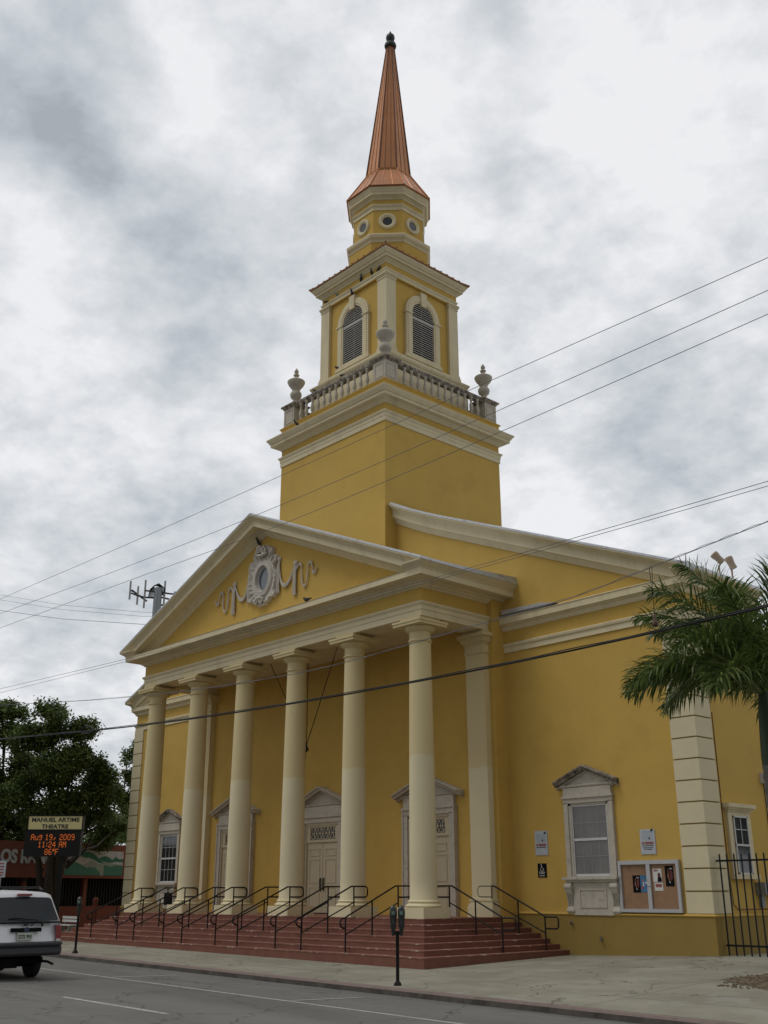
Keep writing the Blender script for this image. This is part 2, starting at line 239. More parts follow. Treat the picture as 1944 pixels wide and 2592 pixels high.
# ------------------------------------------------------------------ mesh helpers (survey units in, metres out)
class MB:
    def __init__(s): s.v = []; s.f = []; s.mi = []; s.cur = 0
    def add(s, vs, fs):
        b = len(s.v); s.v += [tuple(v) for v in vs]; s.f += [tuple(b+i for i in f) for f in fs]; s.mi += [s.cur]*len(fs)
    def box(s, x0, x1, y0, y1, z0, z1):
        s.add([(x0,y0,z0),(x1,y0,z0),(x1,y1,z0),(x0,y1,z0),(x0,y0,z1),(x1,y0,z1),(x1,y1,z1),(x0,y1,z1)],
              [(0,3,2,1),(4,5,6,7),(0,1,5,4),(1,2,6,5),(2,3,7,6),(3,0,4,7)]); return s
    def cbox(s, c, h, ax=None):   # centre, half sizes, optional 3 axes
        ax = ax or (Vector((1,0,0)), Vector((0,1,0)), Vector((0,0,1))); c = Vector(c); P = []
        for z in (-1, 1):
            for y, xx in ((-1,-1),(-1,1),(1,1),(1,-1)): P.append(c+ax[0]*h[0]*xx+ax[1]*h[1]*y+ax[2]*h[2]*z)
        s.add(P, [(0,3,2,1),(4,5,6,7),(0,1,5,4),(1,2,6,5),(2,3,7,6),(3,0,4,7)]); return s
    def lathe(s, prof, c=(0,0,0), n=32, ph=0.0, axis=None, closed=False):
        c = Vector(c)
        if axis is None: X, Y, Z = Vector((1,0,0)), Vector((0,1,0)), Vector((0,0,1))
        else:
            Z = Vector(axis).normalized(); X = Z.orthogonal().normalized(); Y = Z.cross(X)
        P = []; F = []; m = len(prof)
        for (r, z) in prof:
            for k in range(n):
                a = ph+2*math.pi*k/n; P.append(c+X*r*math.cos(a)+Y*r*math.sin(a)+Z*z)
        for j in range(m-1):
            for k in range(n):
                F.append((j*n+k, j*n+(k+1)%n, (j+1)*n+(k+1)%n, (j+1)*n+k))
        if prof[0][0] > 1e-6: F.append(tuple(range(n-1, -1, -1)))
        if prof[-1][0] > 1e-6: F.append(tuple((m-1)*n+k for k in range(n)))
        s.add(P, F); return s
    def tube(s, pts, r, n=8, caps=True, flat=None):
        pts = [Vector(p) for p in pts]; P = []; F = []; m = len(pts)
        rr = r if isinstance(r, (list, tuple)) else [r]*m
        T0 = (pts[1]-pts[0]).normalized(); X = T0.orthogonal().normalized() if flat is None else Vector(flat)
        for i, p in enumerate(pts):
            a = pts[max(i-1, 0)]; b = pts[min(i+1, m-1)]; T = (b-a).normalized()
            X = (X-T*X.dot(T)); X = X.normalized() if X.length > 1e-6 else T.orthogonal().normalized(); Y = T.cross(X)
            for k in range(n):
                t = 2*math.pi*k/n; P.append(p+X*rr[i]*math.cos(t)+Y*rr[i]*math.sin(t))
        for j in range(m-1):
            for k in range(n): F.append((j*n+k, j*n+(k+1)%n, (j+1)*n+(k+1)%n, (j+1)*n+k))
        if caps: F.append(tuple(range(n-1,-1,-1))); F.append(tuple((m-1)*n+k for k in range(n)))
        s.add(P, F); return s
    def prism(s, poly, P3, t0, t1):     # poly: 2D list; P3(a,b,t)
        n = len(poly); P = [P3(a,b,t0) for a,b in poly]+[P3(a,b,t1) for a,b in poly]
        F = [tuple(range(n)), tuple(range(2*n-1, n-1, -1))]+[(i, n+i, n+(i+1)%n, (i+1)%n) for i in range(n)]
        s.add(P, F); return s
    def ring(s, outer, inner, P3, t0, t1):
        n = len(outer); P = [P3(a,b,t) for t in (t0,t1) for pl in (outer, inner) for a,b in pl]; F = []
        for i in range(n):
            j = (i+1)%n
            F += [(i,j,n+j,n+i),(2*n+i,3*n+i,3*n+j,2*n+j),(i,2*n+i,2*n+j,j),(n+i,n+j,3*n+j,3*n+i)]
        s.add(P, F); return s
    def sweep(s, prof, path, P3, side=1, closed=False, e0='n', e1='n', caps=True):
        m = len(path); n = len(prof); rows = []
        for i in range(m):
            p = path[i]
            def nrm(a, b):
                dx, dy = b[0]-a[0], b[1]-a[1]; l = math.hypot(dx, dy); return (side*dy/l, -side*dx/l)
            if closed: na = nrm(path[i-1], p); nb = nrm(p, path[(i+1)%m])
            else:
                na = nrm(path[i-1], p) if i else None; nb = nrm(p, path[i+1]) if i < m-1 else None
            if na and nb:
                k = 1+na[0]*nb[0]+na[1]*nb[1]; mi = ((na[0]+nb[0])/k, (na[1]+nb[1])/k)
            else:
                q = na or nb; md = e0 if i == 0 else e1
                mi = (0, 1/q[1]) if md == 'v' else q
            row = []
            md = e0 if i == 0 else (e1 if i == m-1 else 'n')
            for (o, t) in prof:
                a, b = p[0]+mi[0]*o, p[1]+mi[1]*o
                if callable(md) and not closed:       # slide along the run until x meets the mitre
                    r0, r1 = (path[0], path[1]) if i == 0 else (path[-2], path[-1]); tx = md(t); k = (tx-a)/(r1[0]-r0[0]); a += k*(r1[0]-r0[0]); b += k*(r1[1]-r0[1])
                row.append(P3(a, b, t))
            rows.append(row)
        P = [x for r in rows for x in r]; F = []
        for i in range(m if closed else m-1):
            j = (i+1)%m
            for k in range(n): F.append((i*n+k, j*n+k, j*n+(k+1)%n, i*n+(k+1)%n))
        if caps and not closed: F.append(tuple(range(n))); F.append(tuple((m-1)*n+k for k in range(n-1,-1,-1)))
        s.add(P, F); return s
XY = lambda a,b,t: (a,b,t)
def wloc(o):
    l = Vector((0,0,0))
    while o: l += Vector(o['_l']) if '_l' in o else Vector((0,0,0)); o = o.parent
    return l
def obj(name, mb, m, parent=None, base=None, smooth=35, **props):
    if isinstance(mb, MB): V = np.array(mb.v, dtype=float).reshape(-1,3); F = mb.f
    else: V, F = mb
    if parent is not None: org = np.array(LOC[parent.name])
    elif base is not None: org = np.array(base, float)
    else: org = np.array([(V[:,0].min()+V[:,0].max())/2, (V[:,1].min()+V[:,1].max())/2, V[:,2].min()])
    me = bpy.data.meshes.new(name); W = (V-org)*SC
    if isinstance(F, np.ndarray):
        me.vertices.add(len(W)); me.vertices.foreach_set('co', W.ravel()); k = F.shape[1]
        me.loops.add(F.size); me.loops.foreach_set('vertex_index', F.ravel().astype(np.int32)); me.polygons.add(len(F))
        me.polygons.foreach_set('loop_start', np.arange(0, F.size, k, dtype=np.int32)); me.update(calc_edges=True)
    else: me.from_pydata([tuple(w) for w in W], [], F)
    ms = m if isinstance(m, (list, tuple)) else [m]
    for q in ms: me.materials.append(q)
    if isinstance(mb, MB) and len(ms) > 1: me.polygons.foreach_set('material_index', mb.mi)
    if isinstance(mb, MB):
        import bmesh
        bm = bmesh.new(); bm.from_mesh(me); bmesh.ops.recalc_face_normals(bm, faces=bm.faces); bm.to_mesh(me); bm.free()
        if smooth:
            me.polygons.foreach_set('use_smooth', [True]*len(me.polygons)); me.set_sharp_from_angle(angle=math.radians(smooth))
    o = bpy.data.objects.new(name, me); C.objects.link(o)
    if parent is not None: o.parent = parent; LOC[o.name] = LOC[parent.name]
    else: o.location = org*SC; LOC[o.name] = tuple(org)
    for k, v in props.items(): o[k] = v
    return o
LOC = {}
def thing(name, label, cat, base, group=None):
    o = bpy.data.objects.new(name, None); o.empty_display_size = 0.2; C.objects.link(o)
    o.location = Vector(base)*SC; LOC[o.name] = tuple(base); o['label'] = label; o['category'] = cat
    if group: o['group'] = group
    return o
def dup(o, delta, parent=None, rotz=None, label=None):     # copy a thing with parts and sub-parts
    c = o.copy(); C.objects.link(c)
    if parent is None:
        c.location = o.location+Vector(delta)*SC; LOC[c.name] = tuple(Vector(LOC[o.name])+Vector(delta))
        if rotz is not None: c.rotation_euler[2] = rotz
    else: c.parent = parent; LOC[c.name] = LOC.get(o.name, (0,0,0))
    for ch in list(o.children): dup(ch, (0,0,0), c)
    if label: c['label'] = label
    return c
def dpart(o, delta):                                        # copy a part (with sub-parts) inside the same thing
    c = o.copy(); C.objects.link(c); c.parent = o.parent; c.location = o.location+Vector(delta)*SC; LOC[c.name] = LOC[o.name]
    for ch in list(o.children):
        d = ch.copy(); C.objects.link(d); d.parent = c; LOC[d.name] = LOC[ch.name]
    return c
def tag(o, label, cat, group=None):
    o['label'] = label; o['category'] = cat
    if group: o['group'] = group
    return o
def text_mesh(s, size=1.0, bold=0.0, align='CENTER', res=3):
    cu = bpy.data.curves.new('t', 'FONT'); cu.body = s; cu.size = size; cu.align_x = align; cu.offset = bold; cu.resolution_u = res; cu.extrude = 0.004
    o = bpy.data.objects.new('t', cu); C.objects.link(o); bpy.context.view_layer.update()
    me = bpy.data.meshes.new_from_object(o.evaluated_get(bpy.context.evaluated_depsgraph_get()))
    V = [tuple(v.co) for v in me.vertices]; F = [tuple(p.vertices) for p in me.polygons]
    bpy.data.objects.remove(o); bpy.data.curves.remove(cu); bpy.data.meshes.remove(me); return V, F
def put_text(mb, s, P3, size, wide=None, bold=0.0, align='CENTER'):
    V, F = text_mesh(s, size, bold, align)
    w = max(v[0] for v in V)-min(v[0] for v in V); k = wide/w if wide else 1.0
    mb.add([P3(v[0]*k, v[1], v[2]) for v in V], F)
# ------------------------------------------------------------------ setting: ground, road, pavement, kerb
CURB = -10.95
def cz(X): return -.25-.0095*(min(max(X, -22), 34)-15)
def mz(X): return -.07-.0065*max(X, -22) if X < 13 else -.1545+.006*(min(X, 30)-13)
def wz(X): return 0.0 if X < 12.3 else .0315*(min(X, 17.9)-12.3)
def gz(X, Y):
    if Y <= -6.85: k = (Y-CURB)/(-6.85-CURB); return cz(X)*(1-k)+mz(X)*k
    k = min(1, (Y+6.85)/6.75); return mz(X)*(1-k)+wz(X)*k
def grid(xs, ys, fz):
    b = MB(); nx = len(xs); b.add([(x, y, fz(x, y)) for y in ys for x in xs], [(j*nx+i, j*nx+i+1, (j+1)*nx+i+1, (j+1)*nx+i) for j in range(len(ys)-1) for i in range(nx-1)]); return b
xs = [-110, -60, -40, -30]+[x for x in range(-24, 42, 2)]+[50, 80, 120]
obj('sidewalk', grid(xs, [CURB+.2, -10, -9, -8, -7.4, -6.85, -5, -3, -1.5, -.1, 3, 8, 20, 60], gz), pave, kind='structure')
rz = lambda x, y: cz(x)-.16+(.20*min(1, (CURB-y)/9) if y < CURB else 0)-(0.12*max(0, (-22-y)/10) if y < -22 else 0)
obj('road', grid(xs, [-60, -45, -32, -27, -22, -20, -18, -16, -14, -13, -12, -11.4, CURB+.05], rz), asphalt, kind='structure')
g = MB(); g.add([(-1800,-1800,-1.4),(1800,-1800,-1.4),(1800,1800,-1.4),(-1800,1800,-1.4)], [(0,1,2,3)])
obj('ground', g, earth, kind='structure')
kb = MB()
kx = [x*0.5 for x in range(-60, 84)]
for i in range(len(kx)-1):
    a, b_ = kx[i], kx[i+1]
    j = lambda x: 0.012*math.sin(x*1.7)+0.01*math.sin(x*4.1+1)
    za, zb = cz(a)+.006, cz(b_)+.006; ra, rb = rz(a, CURB)-.02, rz(b_, CURB)-.02
    ya, yb = CURB+j(a), CURB+j(b_)
    kb.cur = 0; kb.add([(a,ya+.03,za),(b_,yb+.03,zb),(b_,CURB+.24,zb+.002),(a,CURB+.24,za+.002)], [(0,1,2,3)])
    kb.cur = 0; kb.add([(a,ya+.03,za),(b_,yb+.03,zb),(b_,yb,zb-.05),(a,ya,za-.05)], [(0,3,2,1)])
    kb.cur = 1; kb.add([(a,ya,za-.05),(b_,yb,zb-.05),(b_,yb-.03,rb),(a,ya-.03,ra)], [(0,3,2,1)])
obj('kerb', kb, [kerb_top, kerb_face], kind='structure', smooth=50)
def stripe(name, pts, w, dz=.006):
    b = MB()
    for (x0, y0), (x1, y1) in zip(pts[:-1], pts[1:]):
        n = max(1, int(math.hypot(x1-x0, y1-y0)/1.0)); dx, dy = x1-x0, y1-y0; l = math.hypot(dx, dy); nx, ny = -dy/l*w/2, dx/l*w/2
        for i in range(n):
            P = []
            for t in (i/n, (i+1)/n):
                X, Y = x0+dx*t, y0+dy*t; P += [(X+nx, Y+ny, rz(X+nx, Y+ny)+dz), (X-nx, Y-ny, rz(X-nx, Y-ny)+dz)]
            b.add(P, [(0,1,3,2)])
    return obj(name, b, line_m, kind='structure', smooth=0)
stripe('parking_lane_line', [(-30,-14.2),(3,-14.15),(20.6,-14.2),(40,-14.3)], .12)
stripe('parking_bay_tick', [(7.0,-11.9),(7.08,-14.08)], .10, .010)
stripe('parking_bay_tick', [(15.4,-12.0),(15.28,-14.08)], .10, .010)
stripe('lane_dash_line', [(12.1,-18.05),(16.4,-18.0)], .14)
# tree pit gravel
gv = MB(); rr = random.Random(3)
pit = [(20.9,-5.3),(21.3,-3.7),(24.5,-3.0),(24.8,-6.3),(23,-6.8)]
gv.add([(a, b, gz(a, b)+.008) for a, b in pit], [(0,1,2,3,4)])
for i in range(900):
    a, b = rr.uniform(20.9, 24.7), rr.uniform(-6.7, -3.1)
    if (a-20.9) < abs(b+4.6)*.35: continue
    s = rr.uniform(.010, .026); gv.cbox((a, b, gz(a,b)+s*.5), (s, s*rr.uniform(.6,1), s*.6))
obj('gravel', gv, gravel_m, kind='stuff', smooth=0)

# ================================================================== THE THEATRE
W, B, K = 17.69, 0.70, 9.87
AX, AY, T = 0.0, 3.17, 3.885
th = thing('theatre_building', 'large yellow stucco theatre with cream columned portico and copper-tipped steeple', 'theatre', (0, 0, 0))
XYf = lambda a, b, t: (a, b, t)
XZ = lambda y0: (lambda a, b, t: (a, y0-t, b))
# ---- main walls
m = MB()
m.prism([(-W,-.6),(W,-.6),(W,12.0),(0,19.35),(-W,12.0)], lambda a,b,t: (a,t,b), 0.0, 4.6)
m.prism([(-14,-.6),(14,-.6),(14,12.0),(0,18.0),(-14,12.0)], lambda a,b,t: (a,t,b), 4.5, 42)
obj('wall', m, yellow, th, smooth=0)
for s in (1, -1):   # plinth course of the main walls, proud of the wall
    m = MB(); pl_ = [(s*(K+.1),0),(s*(K+.1),-.08),(s*(W+.08),-.08),(s*(W+.08),4.62),(s*W,4.62),(s*W,0)]
    m.prism(pl_, XY0 := (lambda a,b,t: (a,b,t)), -.6, 1.25); obj('wall_base', m, yellow_dk, th, smooth=0)
pr_ = [(-.02,1.25),(.10,1.25),(.12,1.28),(.10,1.31),(.02,1.34),(-.02,1.34)]
for pth in ([(K+.15,0),(W,0),(W,4.6)], [(-W,4.6),(-W,0),(-K-.15,0)]):
    m = MB(); m.sweep(pr_, pth, XY); obj('base_moulding', m, yellow, th)
# ---- quoins
for sx in (1, -1):
    m = MB()
    for i in range(14):
        z0 = 1.345+.661*i; z1 = z0+.661-.045
        x0, x1 = (W-.87, W+.06) if sx > 0 else (-W-.06, -W+.87)
        m.box(x0, x1, -.06, .93 if i < 20 else 1, z0, z1)
    obj('corner_quoins', m, quoin_m, th, smooth=0)
    m = MB(); m.box(*( (W-.85, W+.025) if sx > 0 else (-W-.025, -W+.85)), -.025, .90, 1.345, 10.55)
    obj('quoin_joint', m, yellow_dk, th, smooth=0)
# ---- main entablature: band, frieze stays wall, bed mould + corona
def cornice(name, prof, path, mtl=cream, par=th, **k):
    m = MB(); m.sweep(prof, path, XY, **k); return obj(name, m, mtl, par)
band = [(-.03,10.54),(.05,10.54),(.05,10.74),(.09,10.76),(.11,10.82),(.11,10.86),(.04,10.90),(-.03,10.90)]
coro = [(-.03,11.36),(.05,11.38),(.10,11.44),(.12,11.52),(.20,11.56),(.20,11.60),(.27,11.61),(.27,11.84),(.30,11.86),(.05,11.97),(-.03,11.97)]
for nm, pf in (('architrave_band', band), ('cornice', coro)):
    for pth in ([(K-.02,0),(W,0),(W,4.6)], [(-W,4.6),(-W,0),(-K+.02,0)]):
        m = MB(); m.sweep(pf, pth, XY); obj(nm, m, cream, th)
# main raking cornice (bell-cast close to the tower)
rp = [(0,.56),(-.05,.56),(-.10,.50),(-.17,.36),(-.22,.31),(-.26,.29),(-.26,.275),(-.50,.275),(-.52,.20),(-.56,.18),(-.62,.12),(-.70,.08),(-.74,.05),(-.74,-.03),(0,-.03)]
rpath = [(3.90,18.17),(4.34,17.95),(5.2,17.52),(6.2,17.06),(7.29,16.60),(18.23,12.12)]
m = MB(); m.sweep(rp, rpath, XZ(0), side=-1, e1=lambda t: W+t); obj('raking_cornice', m, cream, th)
m = MB(); m.sweep(rp, [(-a,b) for a,b in reversed(rpath)], XZ(0), side=-1, e0=lambda t: -W-t); obj('raking_cornice', m, cream, th)
# eaves gutter returns on the flanks
ev = [(.2,11.85),(.29,11.86),(.31,11.92),(.36,11.96),(.50,12.02),(.54,12.08),(.54,12.12),(.2,12.12)]
for pth in ([(W-.02,0),(W,0),(W,4.6)], [(-W,4.6),(-W,0),(-W+.02,0)]):
    m = MB(); m.sweep(ev, pth, XY); obj('eaves_gutter', m, cream, th)

re = [(.002,.58),(.07,.58),(.10,.45),(.10,-4.6),(.002,-4.6)]
m = MB(); m.sweep(re, [(4.02,18.12)]+rpath[1:], XZ(0), side=-1, e1='v'); obj('roof_slope', m, pale_metal, th)
m = MB(); m.sweep(re, [(-a,b) for a,b in reversed([(4.02,18.12)]+rpath[1:])], XZ(0), side=-1, e0='v'); obj('roof_slope', m, pale_metal, th)
m = MB(); m.prism([(-14.4,12.1),(0,18.3),(14.4,12.1),(14.4,12.0),(0,18.15),(-14.4,12.0)], lambda a,b,t: (a,t,b), 4.5, 42.3)
obj('roof', m, pale_metal, th)
m = MB(); m.box(18.18,18.32,-.57,-.1,11.95,12.2); obj('flashing', m, pale_metal, th, smooth=0)
m = MB(); m.prism([(12.6,11.98),(10.0,11.98),(10.0,12.16),(11.9,12.10)], lambda a,b,t: (a,t,b), -.27, -.01); obj('flashing', m, pale_metal, th, smooth=0)
# ---- portico back wall block
m = MB(); m.box(-K, K, -B, .05, .9, 12.9); obj('portico_wall', m, yellow, th, smooth=0)
for a, b_ in ((-8.5,-7.85),(-4.95,-1.42),(1.42,4.95),(7.85,8.5)):
    m = MB(); m.box(a, b_, -B-.05, -B, 1.15, 1.30); obj('portico_skirting', m, yellow, th, smooth=0)
# ---- portico entablature
PF, PY = 9.67, 4.26
ppath = [(-PF,-.68),(-PF,-PY),(PF,-PY),(PF,-.68)]
m = MB(); bm_ = [(-1.0,11.38),(0,11.38),(0,11.60),(.025,11.61),(.025,11.76),(.06,11.79),(.10,11.84),(.10,11.90),(.02,11.93),(-1.0,11.93)]
m.sweep(bm_, ppath, XY); obj('portico_architrave', m, cream, th)
m = MB(); m.sweep([(-.9,11.92),(0,11.92),(0,12.55),(-.9,12.55)], ppath, XY); obj('portico_frieze', m, yellow, th)
m = MB(); m.box(-PF+.5, PF-.5, -PY+.5, -B+.02, 11.62, 11.72); obj('portico_ceiling', m, cream, th, smooth=0)
m = MB()
pc = [(-.05,12.40),(.05,12.41),(.10,12.47),(.17,12.50),(.18,12.55),(.28,12.59),(.30,12.65),(.735,12.65),(.735,12.86),(.76,12.88),(.05,12.97),(-.05,12.97)]
m.sweep(pc, [(-PF,0),(-PF,-PY),(PF,-PY),(PF,0)], XY); obj('portico_cornice', m, cream, th)
m = MB(); m.prism([(-9.6,12.9),(9.6,12.9),(0,17.0)], lambda a,b,t: (a,t,b), -PY, -PY+.3); obj('tympanum', m, yellow, th, smooth=0)
m = MB()
rk = [(0,.957),(-.05,.957),(-.08,.93),(-.13,.85),(-.20,.78),(-.24,.76),(-.25,.742),(-.45,.742),(-.45,.30),(-.50,.28),(-.54,.18),(-.60,.17),(-.64,.10),(-.72,.05),(-.74,.0),(-.74,-.1),(0,-.1)]
m.sweep(rk, [(-10.63,13.11),(0,17.57),(10.63,13.11)], XZ(-PY), side=-1, e0=lambda t: -PF-t, e1=lambda t: PF+t); obj('portico_raking_cornice', m, cream, th)
gt = [(.5,12.87),(.745,12.87),(.77,12.93),(.84,12.98),(.92,13.04),(.955,13.08),(.955,13.12),(.5,13.12)]
for pth in ([(PF-.02,-PY),(PF,-PY),(PF,0)], [(-PF,0),(-PF,-PY),(-PF+.02,-PY)]):
    m = MB(); m.sweep(gt, pth, XY); obj('portico_gutter', m, cream, th)
m = MB(); m.sweep([(.002,.975),(.06,.975),(.09,.9),(.09,-4.3),(.002,-4.3)], [(-10.66,13.10),(0,17.57),(10.66,13.10)], XZ(-PY), side=-1, e0='v', e1='v'); obj('portico_roof', m, pale_metal, th)
for s in (1,-1):
    m = MB(); m.prism([(-5.1,13.20),(-3.6,13.24),(-2.0,13.30),(0,13.42),(0,13.10),(-5.1,13.12)], lambda a,b,t: (s*t,a,b), 10.2, 10.6); obj('roof_flashing', m, pale_metal, th, smooth=0)
# ---- columns (> plinth, base, capital)
CY = -3.78
def make_column():
    z0, z1 = 1.72, 10.80; pts = []
    for i in range(15):
        t = i/14; r = .465-(.465-.395)*(max(0, t-.15)/.85)**1.4; pts.append((r, z0+(z1-z0)*t))
    m = MB(); m.lathe([(.50,z0-.03),(.50,z0+.03)]+[(.47,z0+.06)]+pts[1:], (0,0,0), 40)
    sh = obj('column', m, column_m, base=(0,0,1.155), smooth=40)
    return sh
def attach(parent, name, m, mtl, at):          # geometry given round (0,0), z absolute, shifted to at
    for i, v in enumerate(m.v): m.v[i] = (v[0]+at[0], v[1]+at[1], v[2])
    return obj(name, m, mtl, parent)
for i in range(6):
    X = (i-2.5)*3.6396
    m = MB(); z0, z1 = 1.74, 10.52; pts = [(.49,z0-.04),(.49,z0),(.465,z0+.05)]
    for j in range(1, 15):
        t = j/14; pts.append((.462-(.462-.392)*(max(0, t-.12)/.88)**1.4, z0+.05+(z1-z0-.05)*t))
    m.lathe(pts, (X, CY, 0), 40); col = obj('column', m, column_m, th, smooth=40)
    m = MB(); m.box(X-.63, X+.63, CY-.63, CY+.63, 1.150, 1.50); obj('plinth', m, column_m, col)
    m = MB(); m.lathe([(.50,1.50),(.60,1.51),(.622,1.545),(.60,1.58),(.55,1.60),(.52,1.63),(.54,1.66),(.555,1.685),(.53,1.71),(.49,1.72)], (X,CY,0), 40); obj('base', m, column_m, col)
    m = MB(); m.lathe([(.392,10.50),(.43,10.515),(.445,10.545),(.43,10.575),(.395,10.59),(.395,10.86),(.42,10.88),(.49,10.92),(.555,10.99),(.57,11.05),(.55,11.07)], (X,CY,0), 40)
    m.box(X-.70,X+.70,CY-.70,CY+.70,11.07,11.17); m.box(X-.73,X+.73,CY-.73,CY+.73,11.17,11.25); m.box(X-.52,X+.52,CY-.52,CY+.52,11.25,11.385)
    obj('capital', m, column_m, col, smooth=30)
# ---- pilasters against the portico wall
for s in (1,-1):
    X = 9.17*s; m = MB(); m.box(X-.47, X+.47, -B-.27, -B, 1.15, 10.55); pl = obj('pilaster', m, column_m, th, smooth=0)
    m = MB()
    for (h, z0, z1) in ((.60,1.15,1.5),(.57,1.5,1.6),(.52,1.6,1.68),(.55,1.68,1.74)): m.box(X-h, X+h, -B-.27-(h-.47), -B, z0, z1)
    obj('base', m, column_m, pl, smooth=0)
    m = MB()
    for (h, z0, z1) in ((.51,10.5,10.58),(.485,10.58,10.86),(.53,10.86,10.93),(.59,10.93,11.02),(.62,11.02,11.12),(.70,11.12,11.25),(.55,11.25,11.39)): m.box(X-h, X+h, -B-.27-(h-.47), -B, z0, z1)
    obj('capital', m, column_m, pl, smooth=0)
# ---- steps: seven terracotta treads wrapping three sides
for k in range(1, 8):
    X = 9.8+.4*(7-k); Y = -4.45-.4*(7-k); z1 = .165*k; z0 = -.45 if k == 1 else z1-.165
    m = MB(); m.box(-X, X, Y, -.05 if k < 7 else -.6, z0, z1-.03)
    sp = obj('step', m, step_m, th, smooth=0)
    m = MB(); m.box(-X-.012, X+.012, Y-.012, -.05 if k < 7 else -.6, z1-.03, z1)
    obj('tread', m, nosing_m, sp, smooth=0)
# ---- pediment head helper for doors and windows
def pediment(m, cx, y, hw, zb, za, zt, th_=.13, d=.30, m2=None):
    m2 = m2 or m   # tips at zt.. apex za
    P3 = lambda a,b,t: (cx+a, y-t, b)
    rkp = [(0,d),(-.04,d),(-.07,d-.05),(-.10,d-.10),(-.15,d-.11),(-.15,.10),(-.19,.08),(-.19,-.02),(0,-.02)]
    m.sweep(rkp, [(-hw,zt),(0,za),(hw,zt)], P3, side=-1, e0='v', e1='v')
    m2.sweep([(0,-.02),(0,.07),(.04,.12),(.06,.15),(.10,.16),(.12,.14),(.12,-.02)], [(-hw+.18,zb),(hw-.18,zb)], lambda a,b,t: (cx+a,y-t,b), side=-1)
    m2.prism([(-hw+.25,zb+.05),(hw-.25,zb+.05),(0,za-.2)], P3, -.02, .05)
    m2.sweep([(-.17,.02),(-.17,.14),(-.20,.14),(-.23,.09),(-.24,.02)], [(-hw,zt),(0,za),(hw,zt)], P3, side=-1, e0='v', e1='v')
# ---- doors
def lattice(m, cx, y, hw, z0, z1):
    zc, hh = (z0+z1)/2, (z1-z0)/2; n = 4; w = 2*hw/n
    for i in range(n):
        c = -hw+w*(i+.5)
        for s in (1,-1):
            pts = [(cx+c+s*(w*.46)*math.cos(t)-s*w*.0, y, zc+hh*math.sin(t)) for t in np.linspace(-math.pi/2, math.pi/2, 13)]
            m.tube(pts, .017, 5)
            q = [(cx+c+s*(w*.62-(w*.5)*math.cos(t)), y, zc+hh*math.sin(t)) for t in np.linspace(-math.pi/2, math.pi/2, 13)]
            m.tube(q, .014, 5)
        m.lathe([(.028,-.012),(.034,0),(.028,.012)], (cx+c, y, zc), 10, axis=(0,1,0))
    m.tube([(cx-hw,y,zc),(cx+hw,y,zc)], .008, 4)
for dx in (0, 6.4, -6.4):
    y = -B
    m = MB()
    for s in (1,-1): m.box(*sorted((dx+s*1.38, dx+s*1.12)), y-.17, y, 1.155, 4.78); m.box(*sorted((dx+s*1.41, dx+s*1.34)), y-.20, y, 1.155, 4.98)
    m.box(dx-1.34, dx+1.34, y-.17, y, 4.76, 5.0); m.box(dx-1.45, dx+1.45, y-.22, y, 4.97, 5.05); m.box(dx-1.36, dx+1.36, y-.15, y, 5.05, 5.42)
    pediment(m, dx, y, 1.78, 5.40, 6.24, 5.56, d=.42)
    sr = obj('door_surround', m, stone, th, smooth=30)
    m = MB()
    for s in (1,-1): m.box(*sorted((dx+s*1.12, dx+s*1.04)), y-.12, y, 1.155, 4.70)
    m.box(dx-1.12, dx+1.12, y-.12, y, 4.66, 4.76); m.box(dx-1.04, dx+1.04, y-.10, y, 3.97, 4.07)
    m.box(dx-1.04,dx-.84,y-.08,y,4.07,4.66); m.box(dx+.84,dx+1.04,y-.08,y,4.07,4.66); m.box(dx-.84,dx+.84,y-.08,y,4.58,4.66)
    obj('door_frame', m, door_m, sr, smooth=0)
    m = MB(); m.box(dx-.86, dx+.86, y-.025, y, 4.07, 4.60); obj('transom_glass', m, glass_dk, sr, smooth=0)
    m = MB(); lattice(m, dx, y-.05, .84, 4.09, 4.57); obj('transom_lattice', m, door_m, sr)
    for s in (1,-1):
        m = MB(); x0, x1 = sorted((dx+s*.012, dx+s*1.04)); m.box(x0, x1, y-.045, y, 1.19, 3.97)
        for (za, zb_) in ((3.42,3.72),(2.35,3.3),(1.42,2.2)):
            xa, xb = x0+.17, x1-.17; ro = [(xa,za),(xb,za),(xb,zb_),(xa,zb_)]; ri = [(xa+.035,za+.035),(xb-.035,za+.035),(xb-.035,zb_-.035),(xa+.035,zb_-.035)]
            m.ring(ro, ri, lambda a,b,t: (a,t,b), y-.065, y-.04)
        lf = obj('door_leaf', m, door_m, th, smooth=0)
        m = MB(); hx = dx+s*.10; m.tube([(hx,y-.05,2.10),(hx,y-.12,2.12),(hx,y-.12,2.50),(hx,y-.05,2.52)], .02, 8); m.box(hx-.035,hx+.035,y-.055,y-.045,2.02,2.56)
        obj('handle', m, black, lf)
    m = MB(); m.box(dx-1.0, dx+1.0, y-.16, y-.03, 1.156, 1.19); obj('door_sill', m, dark, th, smooth=0)
